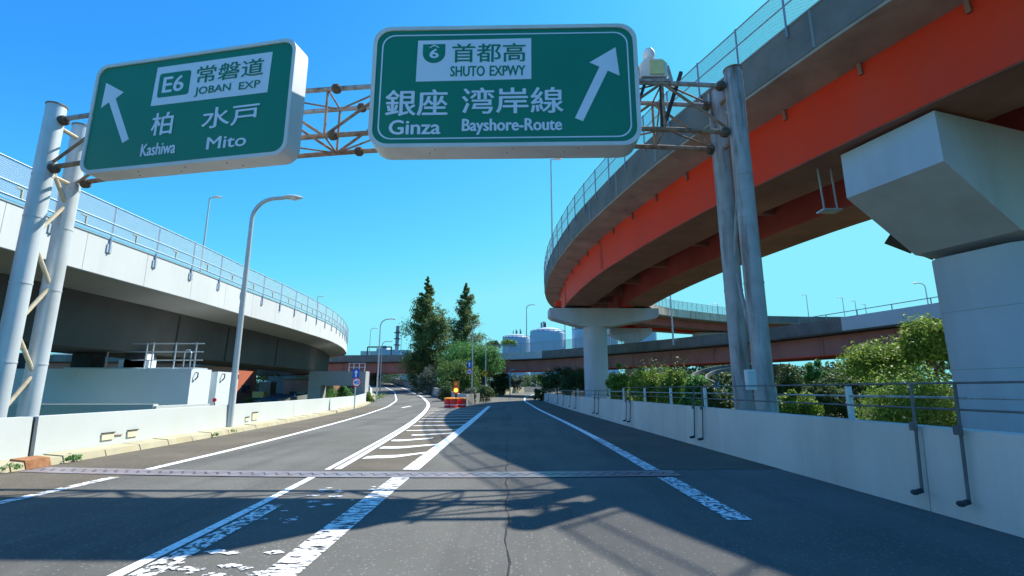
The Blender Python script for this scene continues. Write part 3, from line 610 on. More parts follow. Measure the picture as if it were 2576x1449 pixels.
# ladder platform beside the near pier
a = PV.at(PV.find(8.3, 15), 3.0, -3.5)
MB().box((10.25, 15.2, 7.0), (.6, .4, .05)).build('inspection_step', GALV, vd)
for dx in (-.22, .2): MB().tube([(10.25 + dx, 15.1, 7.0), (10.2 + dx, 15.1, 8.5)], .03, 8).build('ladder_rail', GALV_R, vd)
wk = empty('inspection_walkway', (15, 19, 7.8), 'dark stepped inspection walkway hung under the inner girder behind the big pier', 'walkway')
for k in range(3):
    a, b = V(2232 + 55 * k, 600 + 16 * k, 20.0 - .6 * k), V(2300 + 55 * k, 626 + 16 * k, 19.6 - .6 * k); MB().bar(a, b, .6, .3).build('walkway_deck', DARK, wk)
# fence on the outer parapet and on the far inner one
def fence(name, label, P, off, a, b, z0, h, step, pm_, nm_, pr=.03, rails=(1.0,), below=.35):
    f = empty(name, tuple(P.at(a, off, z0)), label, 'fence'); k = 0; q = a
    P.net(off, z0 + .03, z0 + h, a, b).build('netting', nm_, f)
    for r in rails: MB().tube(P.line(off, z0 + h * r, a, b, 1.5), pr * .7, 6).build('rail', pm_, f)
    while q <= b and k < 99:
        MB().tube([P.at(q, off - .02, z0 - below), P.at(q, off - .02, z0 + h + .03)], pr, 6).build('fence_post', pm_, f); q += step; k += 1
    return f
BLUEG = mat('blue_grey_post', (.25, .31, .4), .5, .1)
fence('viaduct_fence', 'see-through wire fence on the outer edge of the red curved viaduct', PV, -.03, PV.find(16.6, -4), PV.find(15, 80), 0, 1.35, 1.9, BLUEG, NETD, .035, (1.0, .55))
fence('viaduct_fence', 'distant wire fence on the rust-streaked parapet of the far bend', PV, WD + .03, PV.find(3.6, 50), PV.find(38, 97.5), 0, 1.3, 1.8, BLUEG, NETD, .03, (1.0,), .0)
# piers of the red viaduct
def pier(label, base, rad, captop, ends, tip, mid, width, rot, m=CONC_P, zb=-1.2, bear=True):
    o = empty('viaduct_pier', (base[0], base[1], zb), label, 'pier'); c_, s_ = math.cos(rot), math.sin(rot)
    MB().tube([(base[0], base[1], zb), (base[0], base[1], captop - mid + .01)], rad, 36).build('column', m, o, smooth=True)
    fnp = lambda u, v, t: (base[0] + c_ * u - s_ * t, base[1] + s_ * u + c_ * t, v)
    L, R = ends
    MB().prism([(-L, captop - tip * .75), (-L + .25, captop - tip), (-rad * 1.25, captop - mid), (rad * 1.25, captop - mid), (R - .25, captop - tip), (R, captop - tip * .75), (R, captop), (-L, captop)], fnp, -width / 2, width / 2).build('pier_cap', m, o)
    if bear:
        for u in (-L + .8, -L + 2.6, R - 2.6, R - .8): MB().box(fnp(u, captop + .1, 0), (.6, .8, .2), rot).build('bearing', DARK, o)
    return o
pc = PV.at(PV.find(3.1, 43), 4.6, 0)
pier('tall pale round pier with a hammerhead cap under the far end of the red viaduct', (pc.x - .5, 43, -1), 1.02, 8.2, (4.0, 5.4), .85, 1.55, 1.9, .02)
o = empty('girder_end_bracket', (4.2, 42.6, 8.4), 'red steel block at the left end of the hammerhead cap', 'bracket'); MB().box((4.0, 42.3, 8.6), (.55, .5, .5)).build('bracket_block', RED, o)
o = empty('girder_end_bracket', (10.4, 42.6, 8.4), 'red steel block at the right end of the hammerhead cap', 'bracket'); MB().box((10.0, 42.3, 8.55), (.9, .5, .42)).build('bracket_block', RED, o)
d = PV.nrm(PV.find(3.7, 57)); pier('pale pier behind the hammerhead pier, half hidden, under the far bend', (18.8, 78.0, -1), 1.25, 10.75, (3.6, 3.0), 1.0, 1.9, 2.0, .0, CONC_P)
pier('distant pale pier under the far bend, right of the gantry post', (36, 90, -1), 1.2, 11.4, (2.9, 2.9), .8, 1.6, 2.0, .1, CONC_P)
# near big pier
bp = empty('viaduct_pier', (14.3, 13.9, -1.2), 'huge blue-grey pier with a slab-ended cap at the right edge, nearest pier', 'pier')
rot = math.atan2(.3, .95); c_, s_ = math.cos(rot), math.sin(rot); A0 = Vector((10.4, 12.75, 0))
fnp = lambda u, v, t: (A0.x + c_ * u - s_ * t, A0.y + s_ * u + c_ * t, v)
MB().prism([(0, 6.95), (2.5, 5.4), (5.8, 5.2), (8.5, 6.9), (8.5, 8.34), (0, 8.34)], fnp, -1.3, 1.3).build('pier_cap', CONC_P, bp)
cc = Vector(fnp(4.2, 0, 0)); MB().prism([(x_, y_) for x_, y_ in rrect(-1.45, -1.25, 1.45, 1.25, .5)], lambda u, v, t: (cc.x + c_ * u - s_ * v, cc.y + s_ * u + c_ * v, t), -1.2, 5.2).build('column', CONC_P, bp, smooth=True)
for z in (1.9, 3.55):
    MB().prism([(x_, y_) for x_, y_ in rrect(-1.455, -1.255, 1.455, 1.255, .5)], lambda u, v, t: (cc.x + c_ * u - s_ * v, cc.y + s_ * u + c_ * v, t), z, z + .02).build('pour_line', CONC_G, bp)
for u in (1.2, 7.2): MB().box(fnp(u, 8.385, 0), (.9, .9, .09), rot).build('bearing', DARK, bp)

# ------------------------------------------------------------ left viaduct
LVP = [(-14.5, -10, 7.35), (-15.6, 0, 7.35), (-16.25, 8, 7.35), (-16.45, 15, 7.35), (-16.42, 20, 7.35), (-16.35, 25, 7.35), (-16.5, 30, 7.35), (-16.5, 35, 7.35), (-16.7, 40, 7.35), (-17.3, 47, 7.4), (-18.6, 54, 7.45), (-20.4, 61, 7.5), (-23, 69, 7.6), (-27.2, 77, 7.7), (-34, 85, 7.8), (-45, 93, 8.0), (-60, 98, 8.2), (-95, 101, 8.4)]
LV = Path(LVP, 1.8); S = LV.s[-1]
lv = empty('white_viaduct', (-17, 25, 5), 'wide white-sided viaduct curving off on the left above the lower road', 'viaduct')
q = 0; k = 0
while q < S - 3.2:
    LV.sweep([(0, 0), (0, -1.5), (-.28, -1.5), (-.28, 0)], q, q + 3.15).build('fascia_panel', CONC_V, lv); q += 3.17; k += 1
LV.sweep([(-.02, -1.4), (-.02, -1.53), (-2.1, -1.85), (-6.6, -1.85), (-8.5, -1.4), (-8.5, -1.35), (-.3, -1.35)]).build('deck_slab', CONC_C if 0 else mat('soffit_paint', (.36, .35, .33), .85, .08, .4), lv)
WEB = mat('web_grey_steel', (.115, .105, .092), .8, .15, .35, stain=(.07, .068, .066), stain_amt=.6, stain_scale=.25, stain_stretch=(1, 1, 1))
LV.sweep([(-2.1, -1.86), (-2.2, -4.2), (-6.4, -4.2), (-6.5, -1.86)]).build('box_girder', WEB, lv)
LV.sweep([(.0, .002), (.03, .002), (.03, .05), (-.3, .05), (-.3, .002)]).build('coping', GALV, lv)
for Y_ in (27, 33.5, 40.5):
    q = LV.find(-17, Y_); MB().bar(LV.at(q, -2.1, -2.0), LV.at(q, -2.17, -4.2), .08, .08).build('web_seam', DARK, lv)
BG2 = mat('light_blue_steel', (.4, .5, .62), .45, .08, metal=.2)
fence('viaduct_fence', 'wire safety fence with bracketed posts on top of the white left viaduct', LV, .06, LV.find(-16, 5), LV.find(-60, 98) - 30, .05, 1.35, 2.55, BG2, NET, .04, (1.0, .45, .12), .62)
f = bpy.data.objects['viaduct_fence.002']
q = LV.find(-16, 5)
for k in range(22):
    a_ = LV.at(q + 2.55 * k + 1.25, .06, .2); m = MB(); m.bar(a_, a_ + Vector((0, 0, .34)), .06, .04); m.bar(a_ + Vector((0, .0, .36)), a_ + Vector((-.02, -.22, .36)), .05, .04); m.build('rail_bracket', TAN, f)
for k in range(12):
    p = LV.at(q + 2.55 * k, .02, -.38); MB().box(p, (.04, .24, .34)).build('fixing_plate', GALV, f)
# blocks below the left viaduct
PW = mat('sunlit_block', (.66, .72, .74), .75, .04, .4); PG = mat('shaded_block', (.36, .4, .44), .8, .06, .5)
b1 = empty('abutment_block', (-21, 24.7, -1.2), 'long blue-grey concrete pier block below the left viaduct, nearest and widest', 'pier')
MB().box((-22.6, 24.8, .58), (14.6, 1.6, 3.5)).build('block_body', PW, b1)
b2 = empty('abutment_block', (-16.4, 27, -1.2), 'white-sided concrete block just right of the wide blue-grey pier block', 'pier')
MB().box((-16.9, 27.0, .55), (3.4, 2.0, 3.42)).build('block_body', PW, b2)
for c, xx, yy in ((b1, -15.28, 24.3), (b2, -15.18, 26.4), (b2, -15.18, 27.7)):
    MB().tube([(xx, yy, 2.15), (xx + .12, yy, 2.15), (xx + .12, yy, 1.95), (xx, yy, 1.8)], .03, 6).build('lifting_hook', DARK, c)
for k, xx in enumerate((-26.2, -23.9, -20.6)): MB().box((xx, 23.98, 2.0), (.07, .04, .18)).build('bracket', SWHITE, b1)
bw = empty('low_wall', (-22, 21, -1), 'low white concrete wall in front of the wide pier block at the left edge', 'wall')
MB().box((-19.9, 20.6, -.1), (11, .3, 1.75)).build('wall_body', CONC_W, bw); MB().box((-14.45, 22.3, -.15), (.3, 3.6, 1.7)).build('wall_return', CONC_W, bw)
rp = empty('platform_railing', (-19, 24.2, 2.33), 'galvanised pipe railing and ladder hoop standing on the wide pier block', 'railing')
for px in (265, 362, 378, 435, 487):
    a = V(px, 930, 24.3); MB().tube([(a.x, 24.3, 2.33), (a.x, 24.3, 3.6)], .035, 8).build('railing_post', GALV, rp)
for z in (2.75, 3.15, 3.55): MB().tube([(V(270 if z > 3 else 330, 900, 24.3).x, 24.3, z), (V(510, 900, 24.3).x, 24.3, z)], .025, 8).build('rail', GALV, rp)
xh = V(470, 900, 24.3).x; MB().tube([(xh, 24.1, 2.35), (xh, 24.1, 3.1), (xh + .08, 24.1, 3.22), (xh + .24, 24.1, 3.22), (xh + .32, 24.1, 3.1), (xh + .32, 24.1, 2.35)], .03, 8).build('ladder_hoop', GALV, rp)
MB().box((-18.6, 24.9, 2.37), (6.4, 1.0, .06)).build('platform_deck', GALV, rp)
br = empty('bridge_bearing', (-20, 25, 2.35), 'dark bearing block between the wide pier block and the viaduct girder', 'bearing')
for x in (-24, -21.2, -18.6): MB().box((x, 25.05, 2.75), (1.0, .8, .75)).build('bearing_block', DARK, br)
wb = empty('site_cabinet', (-19.6, 25.0, 2.4), 'pale stepped equipment cabinet behind the railing on the pier block', 'cabinet')
c = V(345, 920, 24.9); m = MB(); m.box((c.x, 24.9, 2.6), (1.5, .5, .38)); m.build('cabinet_base', SWHITE, wb); MB().box((c.x + .2, 24.9, 2.95), (.8, .45, .3)).build('cabinet_top', SFRAME, wb)
# second pier with a window-like opening
m = MB(); o = empty('portal_pier', (-20, 50, -1), 'grey concrete portal pier with an opening showing grass, under the far left viaduct', 'pier')
def vx(px, Y): return V(px, 960, Y).x
Y2 = 50
xa, xb, xc, xd = vx(776, Y2), vx(808, Y2), vx(891, Y2), vx(919, Y2)
ztop = V(850, 934, Y2).z; zo = V(850, 970, Y2).z
MB().box(((xa + xb) / 2, Y2 + .7, (zo - 1.2) / 2), (xb - xa, 1.4, zo + 1.2)).build('pier_leg', CONC_G, o); MB().box(((xc + xd) / 2, Y2 + .7, (zo - 1.2) / 2), (xd - xc, 1.4, zo + 1.2)).build('pier_leg', CONC_G, o)
MB().box(((xa + xd) / 2, Y2 + .7, (zo + ztop) / 2), (xd - xa + .004, 1.404, ztop - zo)).build('pier_beam', CONC_G, o)
o = empty('platform_railing', (vx(900, 50), 50, ztop), 'thin white pipe railing on top of the portal pier', 'railing')
for px in (874, 886, 900, 914): MB().tube([(vx(px, 50), 50.2, ztop), (vx(px, 50), 50.2, ztop + .8)], .03, 6).build('railing_post', SWHITE, o)
for z in (.4, .8): MB().tube([(vx(872, 50), 50.2, ztop + z), (vx(916, 50), 50.2, ztop + z)], .025, 6).build('rail', SWHITE, o)
# lower road curving beneath
PLR = Path([(-24.5, 40, -.6), (-24.6, 48, -.2), (-25.4, 56, .12), (-28.2, 66, .55), (-34, 77, 1.05), (-44, 88, 1.45), (-58, 97, 1.7)], 2)
m = PLR.sweep([(-3.2, 0), (3.2, 0), (3.2, -2.2), (-3.2, -2.2)]); struct(m, 'lower_road', mat('dark_asphalt', (.06, .062, .066), .85, .15, .5))
for off in (-.1, 2.5): m = PLR.sweep([(off, .008), (off + .15, .008), (off + .15, .004), (off, .004)], 0, PLR.s[-1]); struct(m, 'lower_road_line', WHITE_L)
o = empty('lower_road_guardrail', (-31, 62, 0), 'low pale guard wall on the outer side of the lower curving road', 'guard rail')
PLR.sweep([(3.25, -.6), (3.25, .8), (3.45, .8), (3.45, -.6)], 6, PLR.s[-1]).build('guard_wall', CONC_X, o)
# orange house, shed
hs_ = empty('orange_house', (-27, 50, -1.1), 'small orange house with a pale flat roof edge seen under the left viaduct', 'house')
Y3 = 48
ztp = V(630, 924, 72).z; hx1 = -38.2
MB().box((hx1 - 3, 72.2, (ztp - 1.1) / 2), (6, 6.2, ztp + 1.1)).build('wall', ORANGE, hs_)
MB().box((hx1 - 3, 72.2, ztp + .42), (6.6, 6.7, .8)).build('roof', CONC_X, hs_)
w_ = MB().box((hx1 + .02, 72.6, V(628, 978, 72).z), (.06, 2.4, 1.1)).build('window_frame', BROWN, hs_)
for dx in (-.36, .36): MB().box((hx1 + .06, 72.6 + dx * 1.55, V(628, 978, 72).z), (.03, 1.0, .9)).build('window_pane', GLASSD, w_)
for dx in (.15, .5): MB().tube([(hx1 + .08, 75.1 - dx * 1.3, -1.1), (hx1 + .08, 75.1 - dx * 1.3, ztp)], .09, 8).build('drain_pipe', ORANGE, hs_)
sh = empty('shed', (vx(668, 47), 47, -1.1), 'brown clad shed beside the orange house', 'shed')
zs = V(660, 962, 66).z; MB().box((vx(669, 66), 66.6, (zs - 1.1) / 2), (1.5, 1.6, zs + 1.1)).build('wall', BROWN, sh); MB().box((vx(669, 66), 66.6, zs + .05), (1.7, 1.8, .1)).build('roof', CONC_G, sh)
pt = empty('parked_cart', (vx(657, 62), 62, .2), 'yellow handcart-like bin at the foot of the brown shed', 'bin')
MB().box((vx(657, 62), 62, .75), (1.3, .9, .7), 0, 1.1).build('bin_body', mat('bin_yellow', (.6, .38, .12), .7), pt); MB().box((vx(657, 62), 62, -.3), (1.0, .7, 1.35)).build('bin_base', DARK, pt)
o = empty('far_house', (-27, 70, -1), 'grey and red roofed buildings edge seen beyond the lower road', 'house')
c = V(750, 950, 70); MB().box((c.x + 1.5, 72, 1.0), (7, 4, 3.4)).build('wall', REDF, o); MB().box((c.x + 1.5, 72, 3.0), (7.6, 4.6, .5)).build('roof', CONC_X, o); MB().box((c.x + 1.5, 69.96, .6), (5, .06, 1.0)).build('window_band', GLASSD, o)
o = empty('underpass_slab', (c.x - 4, 74, 0), 'pale concrete abutment slab beyond the lower road', 'wall'); MB().box((c.x - 4, 74, 1.2), (4, 5, 4), .3, .8).build('slab', CONC_X, o)

# ------------------------------------------------------------ cross viaduct in the background
XV = Path([(x * .9, y * .9, 1.35 + (z - 1.35) * .9) for x, y, z in ((-110, 96, 8), (-60, 99, 8), (-32, 98.5, 8), (-16, 97, 8), (-3.2, 92.6, 8), (5.2, 87, 8), (11.5, 80, 8), (18.4, 70.5, 8), (23.3, 63, 8), (28.0, 54.8, 8), (31.4, 47, 8.1), (34.6, 39.2, 8.25), (38, 30, 8.4), (42, 18, 8.6), (48, 0, 8.8))], 2.5)
xv = empty('cross_viaduct', (9, 74, 4), 'long dull red girder viaduct crossing the background behind the trees', 'viaduct'); S = XV.s[-1]
q1, q2, q3, q4 = XV.find(-2.9, 83.3), XV.find(4.1, 78.7), XV.find(28.1, 42.8), XV.find(-18, 88)
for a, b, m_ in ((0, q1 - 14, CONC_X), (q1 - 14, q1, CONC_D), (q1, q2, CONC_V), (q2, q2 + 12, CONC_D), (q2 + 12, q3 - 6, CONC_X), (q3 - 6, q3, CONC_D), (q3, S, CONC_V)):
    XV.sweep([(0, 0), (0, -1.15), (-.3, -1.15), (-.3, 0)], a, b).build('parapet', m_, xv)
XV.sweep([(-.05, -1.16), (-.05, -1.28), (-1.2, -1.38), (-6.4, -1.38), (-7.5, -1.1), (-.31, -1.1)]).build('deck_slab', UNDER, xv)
XV.sweep([(-7.5, 0), (-7.5, -1.1), (-7.8, -1.1), (-7.8, 0)]).build('parapet', CONC_X, xv)
XV.sweep([(-.7, -1.39), (-.7, -3.05), (-1.0, -3.05), (-1.0, -1.39)]).build('girder', REDF, xv); XV.sweep([(-6, -1.39), (-6, -3.05), (-6.3, -3.05), (-6.3, -1.39)]).build('girder', REDF, xv)
XV.sweep([(-.5, -3.06), (-1.2, -3.06), (-1.2, -3.12), (-.5, -3.12)]).build('girder_flange', RED, xv)
for k in range(int(S / 6)): MB().bar(XV.at(k * 6 + 3, -.66, -1.5), XV.at(k * 6 + 3, -.66, -3.0), .1, .1).build('web_stiffener', REDF, xv)
fence('viaduct_fence', 'low wire fence along the cross viaduct in front of the storage tanks', XV, .03, q1 - 6, XV.find(16.5, 63.5), 0, 1.35, 2.2, BLUEG, NET, .035, (1.0,), .4)
f = empty('guard_rail', tuple(XV.at(q3, 0, 0)), 'thin guard rail on the pale parapet of the cross viaduct at the right', 'guard rail')
MB().tube(XV.line(.0, .42, q3 - 4, S), .035, 6).build('rail', BLUEG, f)
for k in range(9): p = XV.at(q3 - 4 + 2.7 * k, -.05, 0); MB().tube([p, p + Vector((0, 0, .42))], .04, 6).build('railing_post', BLUEG, f)
# seams on parapets, piers
for k, (X_, Y_, lb) in enumerate(((-3.4, 86.5, 'dark double pier of the cross viaduct left of the underpass road'), (10.2, 78.5, 'dark double pier of the cross viaduct right of the underpass road'), (28, 56, 'dull pier of the cross viaduct behind the right bushes'), (-27, 92, 'dull pier of the cross viaduct at the far left'))):
    o = empty('viaduct_pier', (X_, Y_, -1.1), lb, 'pier')
    for dx in (-1.6, 1.6): MB().box((X_ + dx, Y_, 1.2), (1.1, 1.3, 4.6)).build('column', CONC_X, o)
    MB().box((X_, Y_, 3.8), (5.4, 1.5, .6)).build('pier_cap', CONC_X, o)

# ------------------------------------------------------------ lamps
def lamp(label, x, y, z0, z1, head, style='curve', r=.07, group='street lamps', hd=1.0):
    """head = horizontal reach of the arm (+ right, - left)"""
    o = empty('street_lamp', (x, y, z0), label, 'street lamp', group); s = 1 if head > 0 else -1; R = abs(head)
    if style == 'curve':
        ra = min(R * .75, 1.6); pts = [(x, y, z0), (x, y, z0 + (z1 - z0) * .4), (x, y, z1 - ra)] + [(x + s * ra * (1 - math.cos(t)), y, z1 - ra + ra * math.sin(t)) for t in np.linspace(.15, 1.5, 8)] + [(x + s * R, y, z1 + .02)]
        n = len(pts); rs = [r] + [r * .85] + [r * .62] * (n - 2); MB().tube(pts, rs, 12).build('pole', LAMPG, o, smooth=True)
    else:
        MB().tube([(x, y, z0), (x, y, z1)], [r, r * .6], 10).build('pole', LAMPG, o, smooth=True); MB().tube([(x, y, z1 - .05), (x + s * R, y, z1)], r * .5, 8).build('arm', LAMPG, o)
    hx = x + s * (R + .3 * hd)
    rows = []; N_ = 9
    for k in range(N_ + 1):
        u = k / N_; w = .16 * hd * math.sin(math.pi * min(1, u * .93 + .07)) ** .6 + .01; hh = .1 * hd * math.sin(math.pi * min(1, u * .9 + .1)) ** .6 + .006
        rows.append([(x + s * (R - .05 + u * .75 * hd), y + w * math.cos(t), z1 + .02 + hh * math.sin(t) * (1 if math.sin(t) > 0 else .35)) for t in np.linspace(0, 2 * math.pi, 15)[:-1]])
    MB().quadstrip(rows, True, True).build('lamp_head', SFRAME, o, smooth=True)
    m = MB(); m.sphere((hx + s * .08, y, z1 - .0), .13 * hd, 6, .6); m.build('lamp_lens', LENS, o, smooth=True); return o
def lampp(label, bx, by, tx_, Y, ztop_py, z0=None, head=1.0, style='curve', r=.07, hd=1.0, group='street lamps'):
    b = V(bx, by, Y); t = V(tx_, ztop_py, Y); lamp(label, b.x if bx == tx_ else (b.x + t.x) / 2, Y, b.z if z0 is None else z0, t.z, head, style, r, group, hd)
lamp('tall curved street lamp rising from behind the white left wall, nearest lamp', -9.2, 16.7, -1.1, V(690, 499, 16.7).z, 1.05, r=.11, hd=1.0)
lampp('slim straight lamp standing on the white left viaduct', 511, 655, 525, 30, 497, 7.3, .25, 'straight', .07, .8)
lampp('tiny lamp on the left viaduct where it curves away', 796, 790, 796, 60, 746, 7.4, .2, 'straight', .06, .8)
lampp('curved lamp by the left kerb bend, taller of the pair there', 948, 985, 948, 52, 803, -.3, 1.05, 'curve', .09, .9)
lampp('thin curved lamp behind the left kerb bend lamp, to its left', 929, 890, 929, 100, 826, 4.5, .8, 'curve', .09)
lampp('shorter curved lamp just right of the left kerb bend lamp', 956, 975, 956, 72, 859, 0, .8, 'curve', .09)
lampp('distant lamp right of the refinery stack', 1008, 893, 1008, 115, 841, 3, .8, 'curve', .1)
lampp('lamp in front of the trees carrying the blue arrow sign', 1187, 995, 1187, 54, 818, -1, .35, 'straight', .08, .8)
lampp('shorter lamp right of the trees carrying the yellow warning sign', 1221, 990, 1221, 64, 853, -1, .35, 'straight', .08, .8)
lampp('curved lamp on the cross viaduct in front of the left storage tanks', 1325, 880, 1325, 83, 767, 6.5, .9, 'curve', .11)
lampp('tall straight lamp at the left rim of the red viaduct bend', 1388, 600, 1387, 41, 401, 11, .4, 'straight', .09, .9)
lampp('lamp pole on the cross viaduct beneath the red viaduct, left one', 1422, 865, 1422, 77, 805, 6.5, .4, 'straight', .1)
lampp('lamp pole on the cross viaduct beneath the red viaduct, right one', 1690, 855, 1688, 59, 716, 6.5, .4, 'straight', .12)
lampp('small lamp beneath the cross viaduct by the tan wall', 1283, 982, 1283, 82, 931, .2, .35, 'straight', .09)
for px, base, top, Y, lb in ((1809, 795, 765, 90, 'tiny lamp on the far bend parapet, leftmost of the row at right'), (2037, 797, 742, 110, 'thin lamp on the far bend, second of the row at right'), (2128, 797, 749, 100, 'small lamp on the far bend, third of the row at right'), (2158, 790, 757, 120, 'very thin lamp on the far bend, fourth of the row at right'), (2183, 793, 765, 110, 'short lamp on the far bend, fifth of the row at right')):
    lampp(lb, px, base + 20, px, Y, top, None, -.35, 'straight', .1, 1.0)
lampp('curved lamp on the pale parapet left of the big pier', 2334, 772, 2328, 40, 713, 6.8, -.5, 'curve', .06, .7)

# ------------------------------------------------------------ small round and square signs
def disc(o, c, r, name, m, y): return MB().tube([(c[0], y, c[2]), (c[0], y - .012, c[2])], r, 28).build(name, m, o)
def sign_pole(lb, px, py_b, Y, items, pole=True, z0=-1):
    b = V(px, py_b, Y); o = empty('road_sign', (b.x, Y, z0), lb, 'road sign')
    if pole: MB().tube([(b.x, Y, z0), (b.x, Y, b.z)], .035, 8).build('post', GALV, o)
    return o, b
o, b = sign_pole('round 40 speed limit sign under a blue arrow sign on the left wall', 897, 930, 31, None)
c = V(898, 962, 31); R_ = .29; disc(o, c, R_, 'limit_disc', SRED, 30.95); disc(o, c, R_ * .78, 'limit_face', SWHITE, 30.935)
fnl = lambda u, v, t: (u, 30.92 - t, v); text_mesh('limit_number', '40', fnl, (c.x - .17, c.z - .11, c.x + .17, c.z + .11), 0, BLUE, o, .03)
c = V(896.5, 940, 31); MB().box((c.x, 30.95, c.z), (.42, .02, .58)).build('arrow_plate', BLUE, o)
fnl2 = lambda u, v, t: (c.x + u, 30.935 - t, c.z + v)
UP = [(-.05, -.2), (.05, -.2), (.05, .05), (.13, .05), (0, .22), (-.13, .05), (-.05, .05)]
MB().prism(UP, fnl2, 0, .004).build('arrow', SWHITE, o)
o, b = sign_pole('small round speed limit sign under a blue arrow sign on the lamp before the trees', 1181, 918, 53.8, None, False)
c = V(1181, 935, 53.8); disc(o, c, .32, 'limit_disc', SRED, 53.75); disc(o, c, .25, 'limit_face', SWHITE, 53.73); fnl3 = lambda u, v, t: (u, 53.71 - t, v)
text_mesh('limit_number', '60', fnl3, (c.x - .18, c.z - .12, c.x + .18, c.z + .12), 0, BLUE, o, .03)
c2 = V(1181, 917, 53.8); MB().box((c2.x, 53.75, c2.z), (.5, .02, .72)).build('arrow_plate', BLUE, o); MB().prism(UP, lambda u, v, t: (c2.x + u * 1.3, 53.73 - t, c2.z + v * 1.2), 0, .004).build('arrow', SWHITE, o)
for cc_ in (c, c2): MB().box((cc_.x + .15, 53.85, cc_.z), (.3, .14, .05)).build('bracket', GALV, o)
o, b = sign_pole('yellow diamond bend warning sign with a black arrow right of the trees', 1218, 938, 63.8, None, False)
c = V(1218, 939, 63.8); D_ = .48; MB().prism([(-D_, 0), (0, -D_), (D_, 0), (0, D_)], lambda u, v, t: (c.x + u, 63.8 - t, c.z + v), 0, .02).build('warning_plate', YELL, o)
MB().prism([(-.2, -.22), (-.12, -.22), (-.08, -.02), (.04, .08), (.04, .02), (.22, .12), (.06, .26), (.05, .18), (-.12, .08)], lambda u, v, t: (c.x + u, 63.77 - t, c.z + v), 0, .004).build('arrow', BLACK, o)
MB().box((c.x + .1, 63.9, c.z), (.3, .14, .05)).build('bracket', GALV, o)

# ------------------------------------------------------------ tanks and refinery
def tank(lb, xl, xr, ytop, D, dome=2.0):
    a, b = V(xl, 870, D), V(xr, 870, D); R_ = (b.x - a.x) / 2; X = (a.x + b.x) / 2; zt_ = V((xl + xr) / 2, ytop, D).z
    o = empty('storage_tank', (X, D + R_, -1.1), lb, 'storage tank', 'storage tanks behind the cross viaduct')
    MB().lathe((X, D + R_, -1.1), [(R_, 0), (R_, zt_ + 1.1)], 48).build('shell', TANK, o, smooth=True)
    MB().lathe((X, D + R_, zt_ + .02), [(R_ * (1 if k == 0 else math.cos(k * .26)), dome * math.sin(k * .26)) for k in range(6)] + [(.4, dome)], 48).build('dome_roof', TANK, o, smooth=True)
    for h in (1.6, .5): MB().tube([(X + R_ * .97 * math.cos(t), D + R_ + R_ * .97 * math.sin(t), zt_ + h) for t in np.linspace(0, 2 * math.pi, 33)], .14, 5).build('roof_rail', DARK, o)
    for k in range(20):
        t = 2 * math.pi * k / 20; MB().tube([(X + R_ * .97 * math.cos(t), D + R_ + R_ * .97 * math.sin(t), zt_), (X + R_ * .97 * math.cos(t), D + R_ + R_ * .97 * math.sin(t), zt_ + 1.6)], .12, 5).build('rail_post', DARK, o)
    for h in (.35, .62): MB().lathe((X, D + R_, zt_ * h), [(R_ + .05, 0), (R_ + .1, .1), (R_ + .05, .25)], 48).build('wind_girder', TANK, o)
    m = MB()
    for k in range(5):
        xx = X + random.uniform(-.35, .35) * R_; m.box((xx, D + R_ * .8, zt_ + dome + 1.0), (.5 + random.random() * .6, .8, 1.2 + random.random() * 3.0))
    m.build('roof_equipment', GALV_R, o)
    MB().bar((X - R_ * .7, D + R_ * .3, 2), (X - R_ * .5, D + R_ * .14, zt_ + 1), .35, .35).build('stairway', GALV, o)
tank('leftmost pale blue storage tank, partly behind a bush top', 1263, 1337, 851, 270, 3)
tank('largest pale blue domed storage tank in the middle of the tank row', 1335, 1426, 836, 250, 3.5)
tank('pale blue storage tank just left of the hammerhead pier', 1443, 1500, 829, 255, 2.5)
tank('narrow tall pale tank right of the hammerhead pier column', 1512, 1539, 824, 240, 1.0)
tank('narrow low pale tank beside the second pier', 1538, 1557, 836, 235, 1.0)
tank('rightmost pale tank showing beside the second pier', 1600, 1662, 833, 245, 1.0)
o = empty('refinery_stack', (-48, 210, -1), 'slim dark refinery stack with platforms beyond the left branch', 'stack'); c = V(1001, 820, 210)
MB().tube([(c.x, 210, -1), (c.x, 210, c.z)], [.95, .75], 12).build('stack_pipe', mat('stack_grey', (.2, .24, .3), .7), o)
for k in range(5): MB().lathe((c.x, 210, c.z - 3 - 2.6 * k), [(.9, 0), (1.5, 0), (1.5, .25), (.9, .25)], 12).build('platform', DARK, o)
o = empty('refinery_building', (-60, 200, -1), 'low pale refinery building with pipe racks beyond the cross viaduct', 'building')
for x0, x1, yt in ((946, 958, 882), (958, 972, 876), (972, 996, 886), (905, 946, 889), (996, 1035, 887)):
    a, b = V(x0, yt, 200), V(x1, yt, 200); MB().box(((a.x + b.x) / 2, 203 + (x0 % 3) * .5, a.z / 2), (b.x - a.x - .02, 6, a.z + 2)).build('block', (TANK, CONC_V)[x0 % 2], o)
a, b = V(925, 873, 198), V(985, 873, 198); MB().bar(a, b, .5, .5).build('pipe_rack', DARK, o); MB().bar((a.x, 198, -1), a, .4, .4).build('rack_leg', DARK, o); MB().bar((b.x, 198, -1), b, .4, .4).build('rack_leg', DARK, o)

